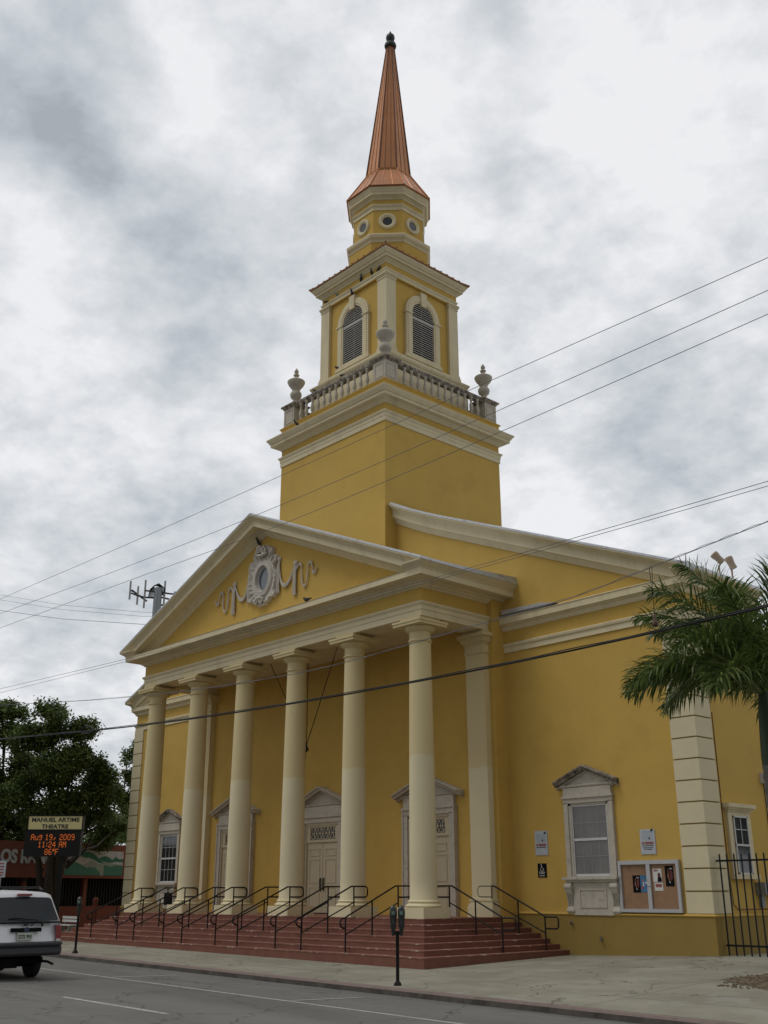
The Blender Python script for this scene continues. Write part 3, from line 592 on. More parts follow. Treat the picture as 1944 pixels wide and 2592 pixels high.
# ---- pedimented windows on the wings
for wx in (13.35, -13.35):
    y = 0.0; dkm = stone_dk
    m = MB(); mt_ = MB(); pediment(m, wx, y, 1.28, 5.33, 6.08, 5.56, d=.34, m2=mt_); wf = obj('window', m, dkm, th, smooth=30); wf['label'] = 'window head with mould-blackened raking edges'; obj('tympanum', mt_, stone, wf, smooth=30)
    m = MB(); m.box(wx-1.0, wx+1.0, y-.13, y, 5.08, 5.35)
    m.box(wx-1.06, wx+1.06, y-.17, y, 5.0, 5.08); m.box(wx-1.02, wx+1.02, y-.12, y, 4.84, 5.0)
    for s in (1,-1):
        m.box(*sorted((wx+s*1.02, wx+s*.84)), y-.12, y, 2.44, 4.86); m.box(*sorted((wx+s*.84, wx+s*.74)), y-.07, y, 2.44, 4.86)
    m.box(wx-.84, wx+.84, y-.07, y, 4.77, 4.87)
    # apron
    m.box(wx-.80, wx+.80, y-.12, y, 1.25, 2.30)
    ro = [(-.56,1.48),(.56,1.48),(.56,2.08),(-.56,2.08)]; ri = [(-.50,1.54),(.50,1.54),(.50,2.02),(-.50,2.02)]
    m.ring([(wx+a,b) for a,b in ro], [(wx+a,b) for a,b in ri], lambda a,b,t: (a,t,b), y-.145, y-.115)
    obj('surround', m, stone, wf, smooth=0)
    m = MB(); m.sweep([(-.02,2.27),(.20,2.28),(.22,2.34),(.30,2.37),(.30,2.44),(-.02,2.46)], [(wx-1.02,y+.0),(wx-1.02,y-.001),(wx+1.02,y-.001),(wx+1.02,y)][1:3], XY); m.box(wx-1.12,wx+1.12,y-.30,y,2.36,2.44); m.box(wx-1.04,wx+1.04,y-.20,y,2.28,2.36)
    obj('sill', m, stone, wf, smooth=0)
    for s in (1,-1):      # scrolled console brackets
        m = MB(); bx = wx+s*.93
        pf = [(y,1.28),(y-.13,1.30),(y-.17,1.38),(y-.14,1.47),(y-.09,1.55),(y-.10,1.70),(y-.14,1.85),(y-.21,1.98),(y-.26,2.10),(y-.26,2.20),(y-.20,2.27),(y,2.27)]
        m.prism(pf, lambda a,b,t: (t,a,b), bx-.13, bx+.13)
        for (yy, zz_, r) in ((y-.19,2.14,.09),(y-.10,1.38,.07)):
            m.tube([(bx-.15, yy, zz_),(bx+.15, yy, zz_)], r, 12)
        for q in range(4): m.tube([(bx-.10+q*.065, y-.10-.0, 1.5),(bx-.10+q*.065, y-.13, 1.7),(bx-.10+q*.065, y-.20, 1.95)], .022, 5)
        obj('console_bracket', m, stone, wf, smooth=40)
    m = MB()
    for s in (1,-1): m.box(*sorted((wx+s*.74, wx+s*.70)), y-.045, y, 2.46, 4.77)
    m.box(wx-.68,wx+.68,y-.045,y,4.72,4.77); m.box(wx-.68,wx+.68,y-.045,y,2.46,2.54); m.box(wx-.68,wx+.68,y-.055,y,3.60,3.68)
    sash = obj('sash_frame', m, white_frame, wf, smooth=0)
    m = MB(); m.box(wx-.70,wx+.70,y-.018,y,2.52,4.74); obj('pane', m, glass_blind if wx > 0 else glass_dk, wf, smooth=0)
    m = MB()
    for q in (-1,0,1): m.box(wx+q*.34-.008, wx+q*.34+.008, y-.028, y-.018, 2.54, 4.72)
    for zq in (3.10, 4.18): m.box(wx-.68, wx+.68, y-.030, y-.018, zq-.008, zq+.008)
    obj('glazing_bar', m, bar_m if wx > 0 else white_frame, wf, smooth=0)
# ---- small side window on the right flank
m = MB(); X = W
m.box(X, X+.10, 1.25, 2.62, 2.42, 4.38); 
for (d, z0, z1) in ((.14,4.38,4.44),(.20,4.44,4.50),(.26,4.50,4.62)): m.box(X, X+d, 1.22-(d-.14), 2.65+(d-.14), z0, z1)
m.box(X, X+.2, 1.2, 2.66, 2.34, 2.48)
sw = obj('side_window', m, cream, th, smooth=0)
m = MB(); m.box(X+.1, X+.115, 1.50, 2.35, 2.50, 4.24); obj('pane', m, glass_dk, sw, smooth=0)
m = MB()
for yy in (1.50, 2.31): m.box(X+.1, X+.14, yy, yy+.05, 2.48, 4.24)
m.box(X+.1,X+.15,1.5,2.36,3.33,3.39); m.box(X+.1,X+.13,1.92,1.945,3.39,4.24); m.box(X+.1,X+.13,1.5,2.36,3.82,3.845); m.box(X+.1,X+.14,1.5,2.36,4.20,4.26); m.box(X+.1,X+.14,1.5,2.36,2.48,2.53)
obj('sash_frame', m, white_frame, sw, smooth=0)
# ---- cartouche in the tympanum
Y0 = -PY; P3 = lambda a,b,t: (a, Y0-t, 14.8+b)
def smoothpts(pts, n=6, closed=False):
    pts = [np.array(p, float) for p in pts]; out = []; m = len(pts)
    for i in range(m if closed else m-1):
        p0 = pts[(i-1)%m] if closed or i else pts[0]; p1 = pts[i]; p2 = pts[(i+1)%m]; p3 = pts[(i+2)%m] if closed or i+2 < m else pts[-1]
        for k in range(n):
            t = k/n; out.append(.5*((2*p1)+(-p0+p2)*t+(2*p0-5*p1+4*p2-p3)*t*t+(-p0+3*p1-3*p2+p3)*t**3))
    if not closed: out.append(pts[-1])
    return [tuple(p) for p in out]
half = [(0.0,1.42),(.22,1.50),(.42,1.36),(.62,1.33),(.70,1.10),(.66,.92),(.92,.92),(1.03,.72),(.88,.50),(.86,.30),(1.0,.05),(.98,-.35),(.88,-.60),(1.0,-.78),(.86,-.98),(.62,-.94),(.50,-1.10),(.34,-1.12),(.22,-1.24),(0,-1.20)]
outl = smoothpts(half+[(-a,b) for a,b in reversed(half[1:-1])], 4, True)
circ = lambda rx, rz, n: [(rx*math.cos(2*math.pi*k/n), rz*math.sin(2*math.pi*k/n)) for k in range(n)]
def resample(poly, n):
    res = []
    for k in range(n):
        a = 2*math.pi*k/n; best = 0.1
        for i in range(len(poly)):
            x1,y1 = poly[i]; x2,y2 = poly[(i+1)%len(poly)]; dx,dy = x2-x1,y2-y1; det = math.cos(a)*(-dy)+dx*math.sin(a)
            if abs(det) < 1e-9: continue
            tt = (x1*(-dy)+dx*y1)/det; u = (math.cos(a)*y1-math.sin(a)*x1)/det
            if tt > 0 and -1e-6 <= u <= 1+1e-6: best = max(best, tt)
        res.append((best*math.cos(a), best*math.sin(a)))
    return res
NC = 144; o1 = resample(outl, NC); oc = circ(.52,.64,NC)
m = MB()
rows = [(1.0,-.02),(1.0,.12),(.955,.19),(.88,.15),(.80,.12)]
P = []; 
for s_, t in rows: P += [P3(a*s_, b*s_, t) for a, b in o1]
for rx, rz_, t in ((.70,.83,.11),(.68,.81,.17),(.64,.77,.19),(.58,.70,.17),(.53,.64,.20),(.49,.60,.20),(.46,.56,.15),(.45,.55,-.10)):
    P += [P3(a*rx, b*rz_, t) for a, b in circ(1,1,NC)]
F = []; nr = len(rows)+8
for j in range(nr-1):
    for k in range(NC): F.append((j*NC+k, j*NC+(k+1)%NC, (j+1)*NC+(k+1)%NC, (j+1)*NC+k))
m.add(P, F)
# radial flutes, volutes, shells
for k in range(26):
    a = 2*math.pi*(k+.5)/26; c, s_ = math.cos(a), math.sin(a); i = int(a/(2*math.pi)*NC)%NC; ro = math.hypot(*o1[i])*.93
    if ro < .92: continue
    m.tube([P3(.80*c, .92*s_, .12), P3((.8*.4+ro*.6)*c, (.92*.4+ro*.6)*s_, .17), P3(ro*c, ro*s_, .19)], [.012,.03,.022], 6)
def volute(cx, cz, r0, turns, sgn, rad=.035):
    pts = [P3(cx+sgn*r0*(1-.82*k/30)*math.cos(turns*2*math.pi*k/30+1.2), cz+r0*(1-.82*k/30)*math.sin(turns*2*math.pi*k/30+1.2), .25) for k in range(31)]
    m.tube(pts, [rad*(1-.5*k/30) for k in range(31)], 6)
volute(.17,1.24,.19,1.9,1,.045); volute(-.22,1.34,.17,1.6,-1,.045); volute(.08,-.98,.17,1.9,1,.04); volute(-.3,-1.0,.13,1.6,-1,.035)
m.tube([P3(-.45,1.18,.2),P3(-.2,1.45,.26),P3(-.1,1.52,.2)], [.07,.10,.04], 8)
m.tube([P3(-.42,1.15,.2),P3(0,1.02,.27),P3(.35,1.10,.2)], [.05,.08,.05], 8)
m.tube([P3(-.45,-.98,.2),P3(-.1,-.86,.27),P3(.22,-.9,.2)], [.05,.08,.04], 8)
cart = obj('cartouche', m, carved, th, smooth=50)
m = MB(); m.prism(circ(.45,.55,48), P3, .0, .02); obj('oval_glass', m, glass_sky, cart, smooth=0)
m = MB(); n_=48
m.ring(circ(.45,.55,n_), circ(.40,.50,n_), P3, .01, .05); obj('oval_frame', m, white_frame, cart)
for s in (1,-1):
    m = MB()
    def Q(a, b, t=.07): return P3(s*a, b, t)
    for (x, zt, zb_) in ((2.22,.22,-1.18),(1.06,.66,-.86)):
        m.lathe([(.02,-.04),(.10,-.02),(.13,.04),(.10,.09),(.02,.11)], Q(x,zt,0), 14, axis=(0,-1,0))
        for q, w_ in ((-.06,.035),(0,.05),(.06,.035)): m.tube([Q(x+q*.6,zt-.1,.05),Q(x+q,zt-.45,.09),Q(x+q*1.2,zb_+.15,.09),Q(x+q*1.5,zb_,.05)], w_, 6)
        for q in range(5): m.tube([Q(x-.10+.03*(q%2),zb_+.08+q*.10,.08),Q(x+.11,zb_+.04+q*.10,.10)], .03, 6)
    for q, dz in enumerate((0,-.055,-.11)):
        m.tube([Q(*p) for p in smoothpts([(1.12,.30+dz*.3),(1.25,-.28+dz),(1.52,-.56+dz),(1.85,-.40+dz),(2.14,.10+dz*.3)], 6)], [.02+.020*math.sin(math.pi*k/24) for k in range(25)], 6)
    for dz in (0,-.05):
        m.tube([Q(*p) for p in smoothpts([(2.30,-.05+dz),(2.48,.14+dz),(2.66,.02+dz),(2.68,-.45+dz),(2.80,-.86+dz),(2.98,-.82+dz),(3.08,-.40+dz),(3.10,-.05+dz),(3.22,.08+dz),(3.36,-.08+dz),(3.42,-.40+dz),(3.55,-.46+dz),(3.66,-.25+dz)], 5)], [.028+.007*math.sin(k*.9) for k in range(61)], 6)
    obj('ribbon_swag', m, carved, cart, smooth=50)
# ================================================================== TOWER
def sqp(h): return [(AX-h,AY-h),(AX+h,AY-h),(AX+h,AY+h),(AX-h,AY+h)]
m = MB(); m.box(-T, T, AY-T, AY+T, 10, 23.3); obj('tower_shaft', m, yellow, th, smooth=0)
def sqc(name, prof, h=0, mtl=cream, par=th):
    m = MB(); m.sweep(prof, sqp(h), XY, closed=True); return obj(name, m, mtl, par)
sqc('tower_band', [(-.05,22.20),(.045,22.20),(.045,22.42),(.065,22.43),(.065,22.56),(.10,22.60),(.14,22.66),(.14,22.70),(-.05,22.74)], T)
sqc('tower_cornice', [(-.05,23.08),(.05,23.10),(.09,23.17),(.18,23.22),(.20,23.28),(.42,23.31),(.42,23.45),(.47,23.47),(.50,23.55),(.57,23.62),(.59,23.70),(.02,23.80),(-.05,23.80)], T)
m = MB(); m.box(-T-.04, T+.04, AY-T-.04, AY+T+.04, 23.7, 24.22)
m.sweep([(-.2,24.20),(.045,24.20),(.10,24.26),(.12,24.31),(.02,24.36),(-.2,24.36)], sqp(T), XY, closed=True); obj('parapet', m, yellow, th, smooth=30)
m = MB(); m.box(-T, T, AY-T, AY+T, 24.1, 24.30); obj('terrace', m, pale_metal, th, smooth=0)
# balustrade: corner piers (> cap, urn), rails, balusters
for sx in (1,-1):
    for sy in (1,-1):
        cx, cy = AX+sx*3.44, AY+sy*3.44
        m = MB(); m.box(cx-.41,cx+.41,cy-.41,cy+.41,24.35,25.40)
        for dd in ((1,0),(0,1)):
            for sg in (1,-1):
                ro = [(-.30,24.52),(.30,24.52),(.30,25.26),(-.30,25.26)]; ri = [(-.25,24.57),(.25,24.57),(.25,25.21),(-.25,25.21)]
                if dd[0]: m.ring(ro, ri, lambda a,b,t: (cx+sg*t,cy+a,b), .40, .432)
                else: m.ring(ro, ri, lambda a,b,t: (cx+a,cy+sg*t,b), .40, .432)
        pier = obj('balustrade_pier', m, stone, th, smooth=0)
        m = MB(); sqq = [(cx-.41,cy-.41),(cx+.41,cy-.41),(cx+.41,cy+.41),(cx-.41,cy+.41)]
        m.sweep([(-.3,25.38),(.03,25.38),(.05,25.44),(.12,25.48),(.14,25.56),(.02,25.62),(-.38,25.64)], sqq, XY, closed=True); obj('pier_cap', m, stone_dk, pier, smooth=30)
        m = MB(); m.lathe([(.33,25.60),(.33,25.68),(.24,25.72),(.17,25.82),(.14,25.95),(.16,26.02),(.26,26.10),(.30,26.22),(.30,26.32),(.25,26.42),(.19,26.48),(.20,26.54),(.27,26.66),(.38,26.80),(.455,26.95),(.465,27.02),(.44,27.06),(.33,27.13),(.18,27.22),(.10,27.28),(.09,27.33),(.15,27.38),(.16,27.43),(.09,27.48),(.07,27.51),(.11,27.57),(.12,27.63),(.08,27.72),(0,27.84)], (cx,cy,0), 28)
        obj('urn', m, stone, pier, smooth=50)
m = MB(); h = 3.78
rl = [(-.20,25.36),(.05,25.36),(.07,25.42),(.11,25.46),(.11,25.58),(.03,25.62),(-.17,25.62),(-.23,25.56),(-.23,25.46)]
m.sweep(rl, sqp(h-.06), XY, closed=True); obj('balustrade_rail', m, stone_dk, th, smooth=30)
m = MB(); m.sweep([(-.17,24.34),(.06,24.34),(.06,24.44),(.03,24.47),(-.17,24.47)], sqp(h-.06), XY, closed=True); obj('balustrade_base', m, stone, th, smooth=30)
bprof = [(.075,24.47),(.075,24.53),(.05,24.56),(.085,24.66),(.10,24.78),(.085,24.90),(.055,25.02),(.045,25.12),(.07,25.15),(.07,25.18),(.05,25.20),(.06,25.26),(.085,25.30),(.085,25.37)]
m = MB(); bx0, by0 = -2.53, AY-3.80+.02
m.lathe(bprof, (bx0,by0,0), 14); b0 = obj('baluster', m, stone, th, smooth=50)
first = True
for side in range(4):
    for i in range(12):
        o_ = -2.53+.46*i; d = (o_, -3.78, 3.78)
        px, py = {0:(AX+o_,AY-3.78),1:(AX+3.78,AY+o_),2:(AX-o_,AY+3.78),3:(AX-3.78,AY-o_)}[side]
        if first: first = False; b0.location = Vector((0, py-by0, 0))*SC; continue
        c = b0.copy(); C.objects.link(c); c.parent = th; c.location = Vector((px-bx0, py-by0, 0))*SC
# ---- belfry
m = MB(); m.box(-2.40,2.40,AY-2.40,AY+2.40,26.5,31.9); obj('belfry_wall', m, yellow, th, smooth=0)
m = MB(); m.box(-2.86,2.86,AY-2.86,AY+2.86,24.2,26.44); obj('belfry_plinth', m, cream, th, smooth=0)
sqc('belfry_plinth_moulding', [(-.5,26.40),(0.0,26.40),(.02,26.44),(.06,26.50),(.06,26.57),(-.1,26.62),(-.2,26.70),(-.5,26.78)], 2.88)
sqc('belfry_base', [(-.2,26.70),(.0,26.70),(.0,26.92),(-.10,27.0),(-.2,27.0)], 2.62)
for sx in (1,-1):
    for sy in (1,-1):
        m = MB(); cx, cy = AX+sx*2.23, AY+sy*2.23; m.box(cx-.33,cx+.33,cy-.33,cy+.33,27.0,31.0)
        p = obj('corner_pilaster', m, cream, th, smooth=0)
        for nm, L_ in (('base', ((.40,26.75,26.95),(.37,26.95,27.08),(.35,27.08,27.14))), ('capital', ((.36,30.98,31.04),(.345,31.04,31.10),(.38,31.10,31.18),(.42,31.18,31.27)))):
            m = MB()
            for (h, z0, z1) in L_: m.box(cx-h,cx+h,cy-h,cy+h,z0,z1)
            obj(nm, m, cream, p, smooth=0)
sqc('belfry_architrave', [(-.1,31.24),(.0,31.24),(.0,31.38),(.03,31.42),(.06,31.48),(.06,31.51),(.0,31.54),(-.1,31.54)], 2.54)
m = MB(); m.box(-2.53,2.53,AY-2.53,AY+2.53,31.2,31.95); obj('belfry_frieze', m, yellow, th, smooth=0)
sqc('belfry_cornice', [(-.1,31.84),(.02,31.84),(.05,31.92),(.12,31.96),(.15,32.02),(.27,32.05),(.27,32.16),(.33,32.19),(.37,32.28),(.44,32.36),(.45,32.44),(-.1,32.50)], 2.53)
# low copper hipped roof with standing seams
m = MB(); hb, zb_, ht, zt_ = 3.03, 32.44, 1.5, 33.45
m.sweep([(0,zb_),(.02,zb_+.05),(-1.6,zt_+.05),(-1.6,zt_-.1)], sqp(hb), XY, closed=True); belr = obj('belfry_roof', m, copper, th)
m = MB()
for side in range(4):
    for i in range(-6, 7):
        a = i*.46
        def Pq(o_, h_, z_): return {0:(AX+o_,AY-h_,z_),1:(AX+h_,AY+o_,z_),2:(AX-o_,AY+h_,z_),3:(AX-h_,AY-o_,z_)}[side]
        h1 = max(abs(a), 1.45); m.tube([Pq(a,hb+.03,zb_+.07), Pq(a,h1,zb_+.07+(hb-h1)/1.6*1.0)], .028, 5)
for sx in (1,-1):
    for sy in (1,-1): m.tube([(AX+sx*(hb+.03),AY+sy*(hb+.03),zb_+.07),(AX+sx*1.5,AY+sy*1.5,zt_+.1)], .045, 6)
obj('roof_seams', m, copper_seam, belr)
# ---- louvred arched openings on four sides
def arch(hw, z0, zs, n=18): return [(-hw,z0)]+[(hw*math.cos(math.pi-math.pi*k/n), zs+hw*math.sin(math.pi-math.pi*k/n)*1.0) for k in range(n+1)]+[(hw,z0)]
def face(side, d):
    def f(a, b, t):
        q = d+t
        return {0:(AX+a,AY-q,b),1:(AX+q,AY+a,b),2:(AX-a,AY+q,b),3:(AX-q,AY-a,b)}[side]
    return f
for side in range(4):
    F3 = face(side, 2.40); zs = 29.62
    o_, i_ = arch(1.19,27.05,zs), arch(.76,27.30,zs)
    m = MB(); m.ring(o_, i_, F3, -.02, .16)
    o2, i2 = arch(1.08,27.1,zs), arch(.86,27.25,zs); m.ring(o2, i2, F3, .15, .185)
    m.prism([(-.17,30.20),(.17,30.20),(.22,30.98),(-.22,30.98)], F3, 0, .24)
    m.box  # keystone above, imposts below
    for s in (1,-1): m.prism([(s*.76,29.52),(s*1.25,29.52),(s*1.25,29.62),(s*.76,29.62)], F3, 0, .22)
    m.prism([(-1.28,26.98),(1.28,26.98),(1.28,27.16),(-1.28,27.16)], F3, 0, .22)
    wn = obj('louvred_window', m, cream, th, smooth=30)
    m = MB(); m.prism(arch(.77,27.28,zs), F3, 0.0, .012); obj('opening', m, dark, wn, smooth=0)
    m = MB(); z_ = 27.36
    while z_ < 30.32:
        hw = .76 if z_ < zs else math.sqrt(max(.0, .76**2-(z_-zs)**2))
        if hw > .12: m.prism([(-hw,z_),(hw,z_),(hw,z_+.038),(-hw,z_+.038)], lambda a,b,t: F3(a, b-(t-.02)*.55, t), .02, .13)
        z_ += .125
    m.prism([(-.76,29.30),(.76,29.30),(.76,29.42),(-.76,29.42)], F3, .01, .14)
    m.prism([(-.02,27.3),(.02,27.3),(.02,30.3),(-.02,30.3)], F3, .01, .05)
    obj('louvre', m, louvre_m, wn, smooth=0)
# ---- octagonal lantern
OA = math.pi/8
def octl(name, prof, mtl, par=th, smooth=20):
    m = MB(); m.lathe([(r/math.cos(OA), z) for r, z in prof], (AX,AY,0), 8, ph=OA); return obj(name, m, mtl, par, smooth=smooth)
octl('lantern_base', [(2.08,32.3),(2.08,34.1)], yellow)
octl('lantern_base_cornice', [(2.05,34.0),(2.10,34.02),(2.12,34.10),(2.10,34.12),(2.15,34.20),(2.21,34.28),(2.24,34.42),(2.22,34.48),(1.8,34.56)], cream)
octl('lantern_drum', [(1.84,34.4),(1.84,37.0)], yellow)
octl('lantern_band', [(1.82,36.16),(1.88,36.17),(1.88,36.34),(1.92,36.38),(1.96,36.46),(1.95,36.50),(1.82,36.54)], cream)
octl('lantern_cornice', [(1.82,36.82),(1.88,36.84),(1.92,36.92),(1.99,36.96),(2.0,37.0),(2.09,37.02),(2.09,37.16),(2.12,37.20),(2.15,37.30),(2.20,37.38),(2.20,37.46),(1.8,37.50)], cream)
for k in range(8):
    a = k*math.pi/4; nv = Vector((math.cos(a), math.sin(a), 0)); c = Vector((AX,AY,0))+nv*1.84+Vector((0,0,35.47))
    m = MB(); m.lathe([(.26,-.02),(.26,.03),(.30,.06),(.36,.09),(.43,.10),(.47,.07),(.48,-.02)], c, 32, axis=nv)
    m.f.pop(); m.mi.pop(); m.f.pop(); m.mi.pop()
    oc_ = obj('oculus', m, cream, th, smooth=50)
    m = MB(); m.lathe([(.27,.0),(.27,.006)], c, 28, axis=nv); obj('oculus_glass', m, glass_dk, oc_, smooth=0)
# copper skirt and spire
TL = (.10, .09)
m = MB()
def octrow(r, z, sh=(0,0)): return [(AX+sh[0]+r/math.cos(OA)*math.cos(OA+k*math.pi/4), AY+sh[1]+r/math.cos(OA)*math.sin(OA+k*math.pi/4), z) for k in range(8)]
def loft(m, rows):
    P = [p for r in rows for p in r]; n = 8; F = [(j*n+k, j*n+(k+1)%n, (j+1)*n+(k+1)%n, (j+1)*n+k) for j in range(len(rows)-1) for k in range(n)]
    F.append(tuple(range(n-1,-1,-1))); F.append(tuple((len(rows)-1)*n+k for k in range(n))); m.add(P, F)
loft(m, [octrow(2.24,37.44), octrow(2.24,37.50), octrow(1.20,39.36)]); sk = obj('copper_skirt', m, copper, th, smooth=15)
m = MB()
for k in range(8):
    A = [Vector(p) for p in octrow(2.25,37.50)]; Bq = [Vector(p) for p in octrow(1.21,39.36)]
    m.tube([A[k], Bq[k]], .055, 6); e0, e1 = A[k], A[(k+1)%8]; t0, t1 = Bq[k], Bq[(k+1)%8]
    for f in (.33,.67): m.tube([e0.lerp(e1, f), t0.lerp(t1, .5+(f-.5)*.9)], .022, 5)
    m.tube([e0, e1], .035, 5)
obj('skirt_seams', m, copper, sk)
SP0, SP1 = 39.30, 48.9
m = MB(); loft(m, [octrow(1.25,SP0), octrow(1.27,SP0+.10), octrow(1.20,SP0+.16), octrow(.215,SP1,TL)]); spire = obj('spire', m, copper, th, smooth=15)
m = MB(); A = [Vector(p) for p in octrow(1.205,SP0+.16)]; Bq = [Vector(p) for p in octrow(.22,SP1,TL)]
for k in range(8):
    m.tube([A[k], Bq[k]], [.05,.03], 6)
    for f in (.33,.67): m.tube([A[k].lerp(A[(k+1)%8], f), Bq[k].lerp(Bq[(k+1)%8], f)], [.016,.010], 4)
obj('spire_seams', m, copper_seam, spire)
m = MB(); m.lathe([(.20,48.85),(.33,48.90),(.36,49.02),(.33,49.14),(.22,49.22),(.13,49.27),(.15,49.34),(.235,49.46),(.265,49.62),(.235,49.78),(.14,49.90),(.06,49.96),(.05,50.0),(.06,50.05),(0,50.16)], (AX+TL[0],AY+TL[1],0), 28)
obj('finial', m, bronze, th, smooth=50)

# ================================================================== HANDRAILS
def rail_thing(X, Ytop, label, group, axis='y'):
    # local frame: u = distance outward from the top post, going down the steps
    def P(u, z): return (X, Ytop-u, z) if axis == 'y' else (X+u, Ytop, z)
    zt = 1.155; L = 2.33
    base = P(0, zt); t = thing('stair_railing', label, 'railing', base, group)
    zr = zt+1.02; slope = -.99/2.33*1.0
    def zl(u): return zr-u*(1.02-.0)*.42
    zb = zr-.98
    r = .027
    m = MB(); c = .10
    if axis == 'y':
        low = [P(L+.02, zb), P(L+.12,zb-.01), P(L+.20,zb-.06), P(L+.235,zb-.15), P(L+.20,zb-.24), P(L+.12,zb-.30), P(L,zb-.31)]
    else:
        low = [P(L+.02,zb), P(L+.50,zb), P(L+.56,zb-.05), P(L+.56,zb-.30), P(L+.50,zb-.36), P(L,zb-.36)]
    m.tube([P(-.02+.0, zr-.36), P(-.52,zr-.36), P(-.60,zr-.33), P(-.64,zr-.27), P(-.64,zr-.09), P(-.60,zr-.03), P(-.52,zr), P(.12,zr), P(L-.02, zb+.03)]+low, r, 8)
    obj('handrail', m, black, t)
    m = MB(); m.tube([P(0, zr-.53), P(L, zb-.50)], .022, 8); obj('lower_rail', m, black, t)
    for u, z0 in ((0, zt), (1.18, .165*4 if axis == 'y' else .165*4), (L, .165)):
        top = zr if u < .5 else (zb+.01 if u > 2 else (zr+zb)/2+.02)
        m = MB(); m.tube([P(u, z0), P(u, top)], .026, 8); m.lathe([(.055,0),(.055,.012),(.03,.02)], P(u, z0), 10); obj('post', m, black, t)
    return t
RX = [(-8.55, 'leftmost, beside the first column'), (-6.32, 'second from left'),
      (-4.95, 'third from left, by second column'), (-2.68, 'fourth from left'),
      (-1.33, 'fifth from left, by third column'), (.96, 'sixth from left'),
      (2.36, 'seventh from left, by middle door'), (4.63, 'eighth from left'),
      (6.06, 'ninth from left, right of fifth column'), (8.35, 'tenth from left, by sixth column')]
for X, d in RX: rail_thing(X, -4.25, 'black pipe railing on the front steps, '+d, 'railings on the front steps')
rail_thing(9.55, -3.0, 'black pipe railing on the right-hand side steps, nearer the street', 'railings on the side steps', 'x')
rail_thing(9.62, -.95, 'black pipe railing on the right-hand side steps, hugging the wall', 'railings on the side steps', 'x')
# ================================================================== SIGNS AND NOTICE BOARD ON THE WALL
def wall_plate(name, label, cat, x0, x1, z0, z1, mtl, t=.03, y=0.0):
    m = MB(); m.box(x0, x1, y-t, y-.003, z0, z1); return tag(obj(name, m, mtl, smooth=0), label, cat)
FX = lambda x, y: (lambda a, b, t: (x+a, y-t, b))
for (x0, x1, z0, z1, lb, smd) in ((10.93,11.46,3.20,3.98,'faded no trespassing sign on yellow wall above the black accessible sign',0), (15.32,15.85,3.12,3.85,'faded no trespassing sign on yellow wall above the cork notice board, with a smudged corner',1)):
    m = MB(); m.box(x0-.02, x1+.02, -.022, -.003, z0-.02, z1+.02); sg = obj('trespassing_sign', m, alu, base=((x0+x1)/2, 0, z0), smooth=0); tag(sg, lb, 'sign', 'no trespassing signs on the front wall')
    m = MB(); m.box(x0, x1, -.028, -.02, z0, z1); obj('sign_face', m, sign_white, sg, smooth=0)
    m = MB(); cx = (x0+x1)/2; m.prism([(-.20,.42),(.20,.42),(.20,.70),(-.20,.70)], lambda a,b,t: (cx+a,-.028-t,z0+b), 0, .003); obj('printed_panel', m, sign_grey, sg, smooth=0)
    m = MB(); m.prism([(.03,.44),(.10,.44),(.08,.50),(.05,.50)], lambda a,b,t: (cx+a,-.032-t,z0+b), 0, .002); m.prism([(.12,.68),(.22,.68),(.22,.76),(.16,.76)], lambda a,b,t: (cx+a,-.032-t,z0+b), 0, .002*smd+.0005); obj('mark', m, dark_ink, sg, smooth=0)
    m = MB(); put_text(m, 'NO TRESPASSING', lambda a,b,t: (cx+a, -.030-t, z0+.285+b*1.5), .075, .44, .003); obj('lettering', m, red_ink, sg, smooth=0)
    m = MB(); put_text(m, 'VIOLATORS WILL BE PROSECUTED', lambda a,b,t: (cx+a, -.030-t, z0+.23+b), .035, .42, .001)
    if smd: put_text(m, 'FLORIDA STATUTE', lambda a,b,t: (cx+a, -.030-t, z0+.17+b), .035, .38, .001); put_text(m, 'CITY OF MIAMI', lambda a,b,t: (cx+a, -.030-t, z0+.12+b), .035, .30, .001)
    obj('small_print', m, dark_ink, sg, smooth=0)
m = MB(); m.box(10.98, 11.36, -.025, -.003, 2.45, 2.91); ab = obj('accessible_sign', m, dark, base=(11.17,0,2.45), smooth=0); tag(ab, 'black wheelchair entrance sign with white symbol on yellow wall', 'sign')
m = MB(); F_ = FX(11.17, -.028)
m.tube([F_(.075*math.cos(a), 2.715+.055*math.sin(a), 0) for a in np.linspace(2.4, 6.3, 14)], .009, 5)
m.tube([F_(-.02,2.85,0),F_(-.02,2.76,0),F_(.04,2.755,0),F_(.075,2.69,0),F_(.095,2.695,0)], .010, 5); m.tube([F_(-.02,2.81,0),F_(.03,2.805,0)], .008, 5)
m.lathe([(.001,-.004),(.018,-.004),(.018,.004),(.001,.004)], F_(-.02,2.875,0), 12, axis=(0,1,0)); obj('wheelchair_symbol', m, white_ink, ab)
m = MB(); put_text(m, 'ACCESSIBLE', lambda a,b,t: F_(a, 2.605+b, t), .05, .27, .001); put_text(m, 'ENTRANCE', lambda a,b,t: F_(a, 2.56+b, t), .05, .22, .001); obj('lettering', m, white_ink, ab, smooth=0)
m = MB(); m.prism([(-.12,2.495),(.12,2.495),(.12,2.515),(-.12,2.515)], F_, 0, .003); obj('arrow_bar', m, white_ink, ab, smooth=0)
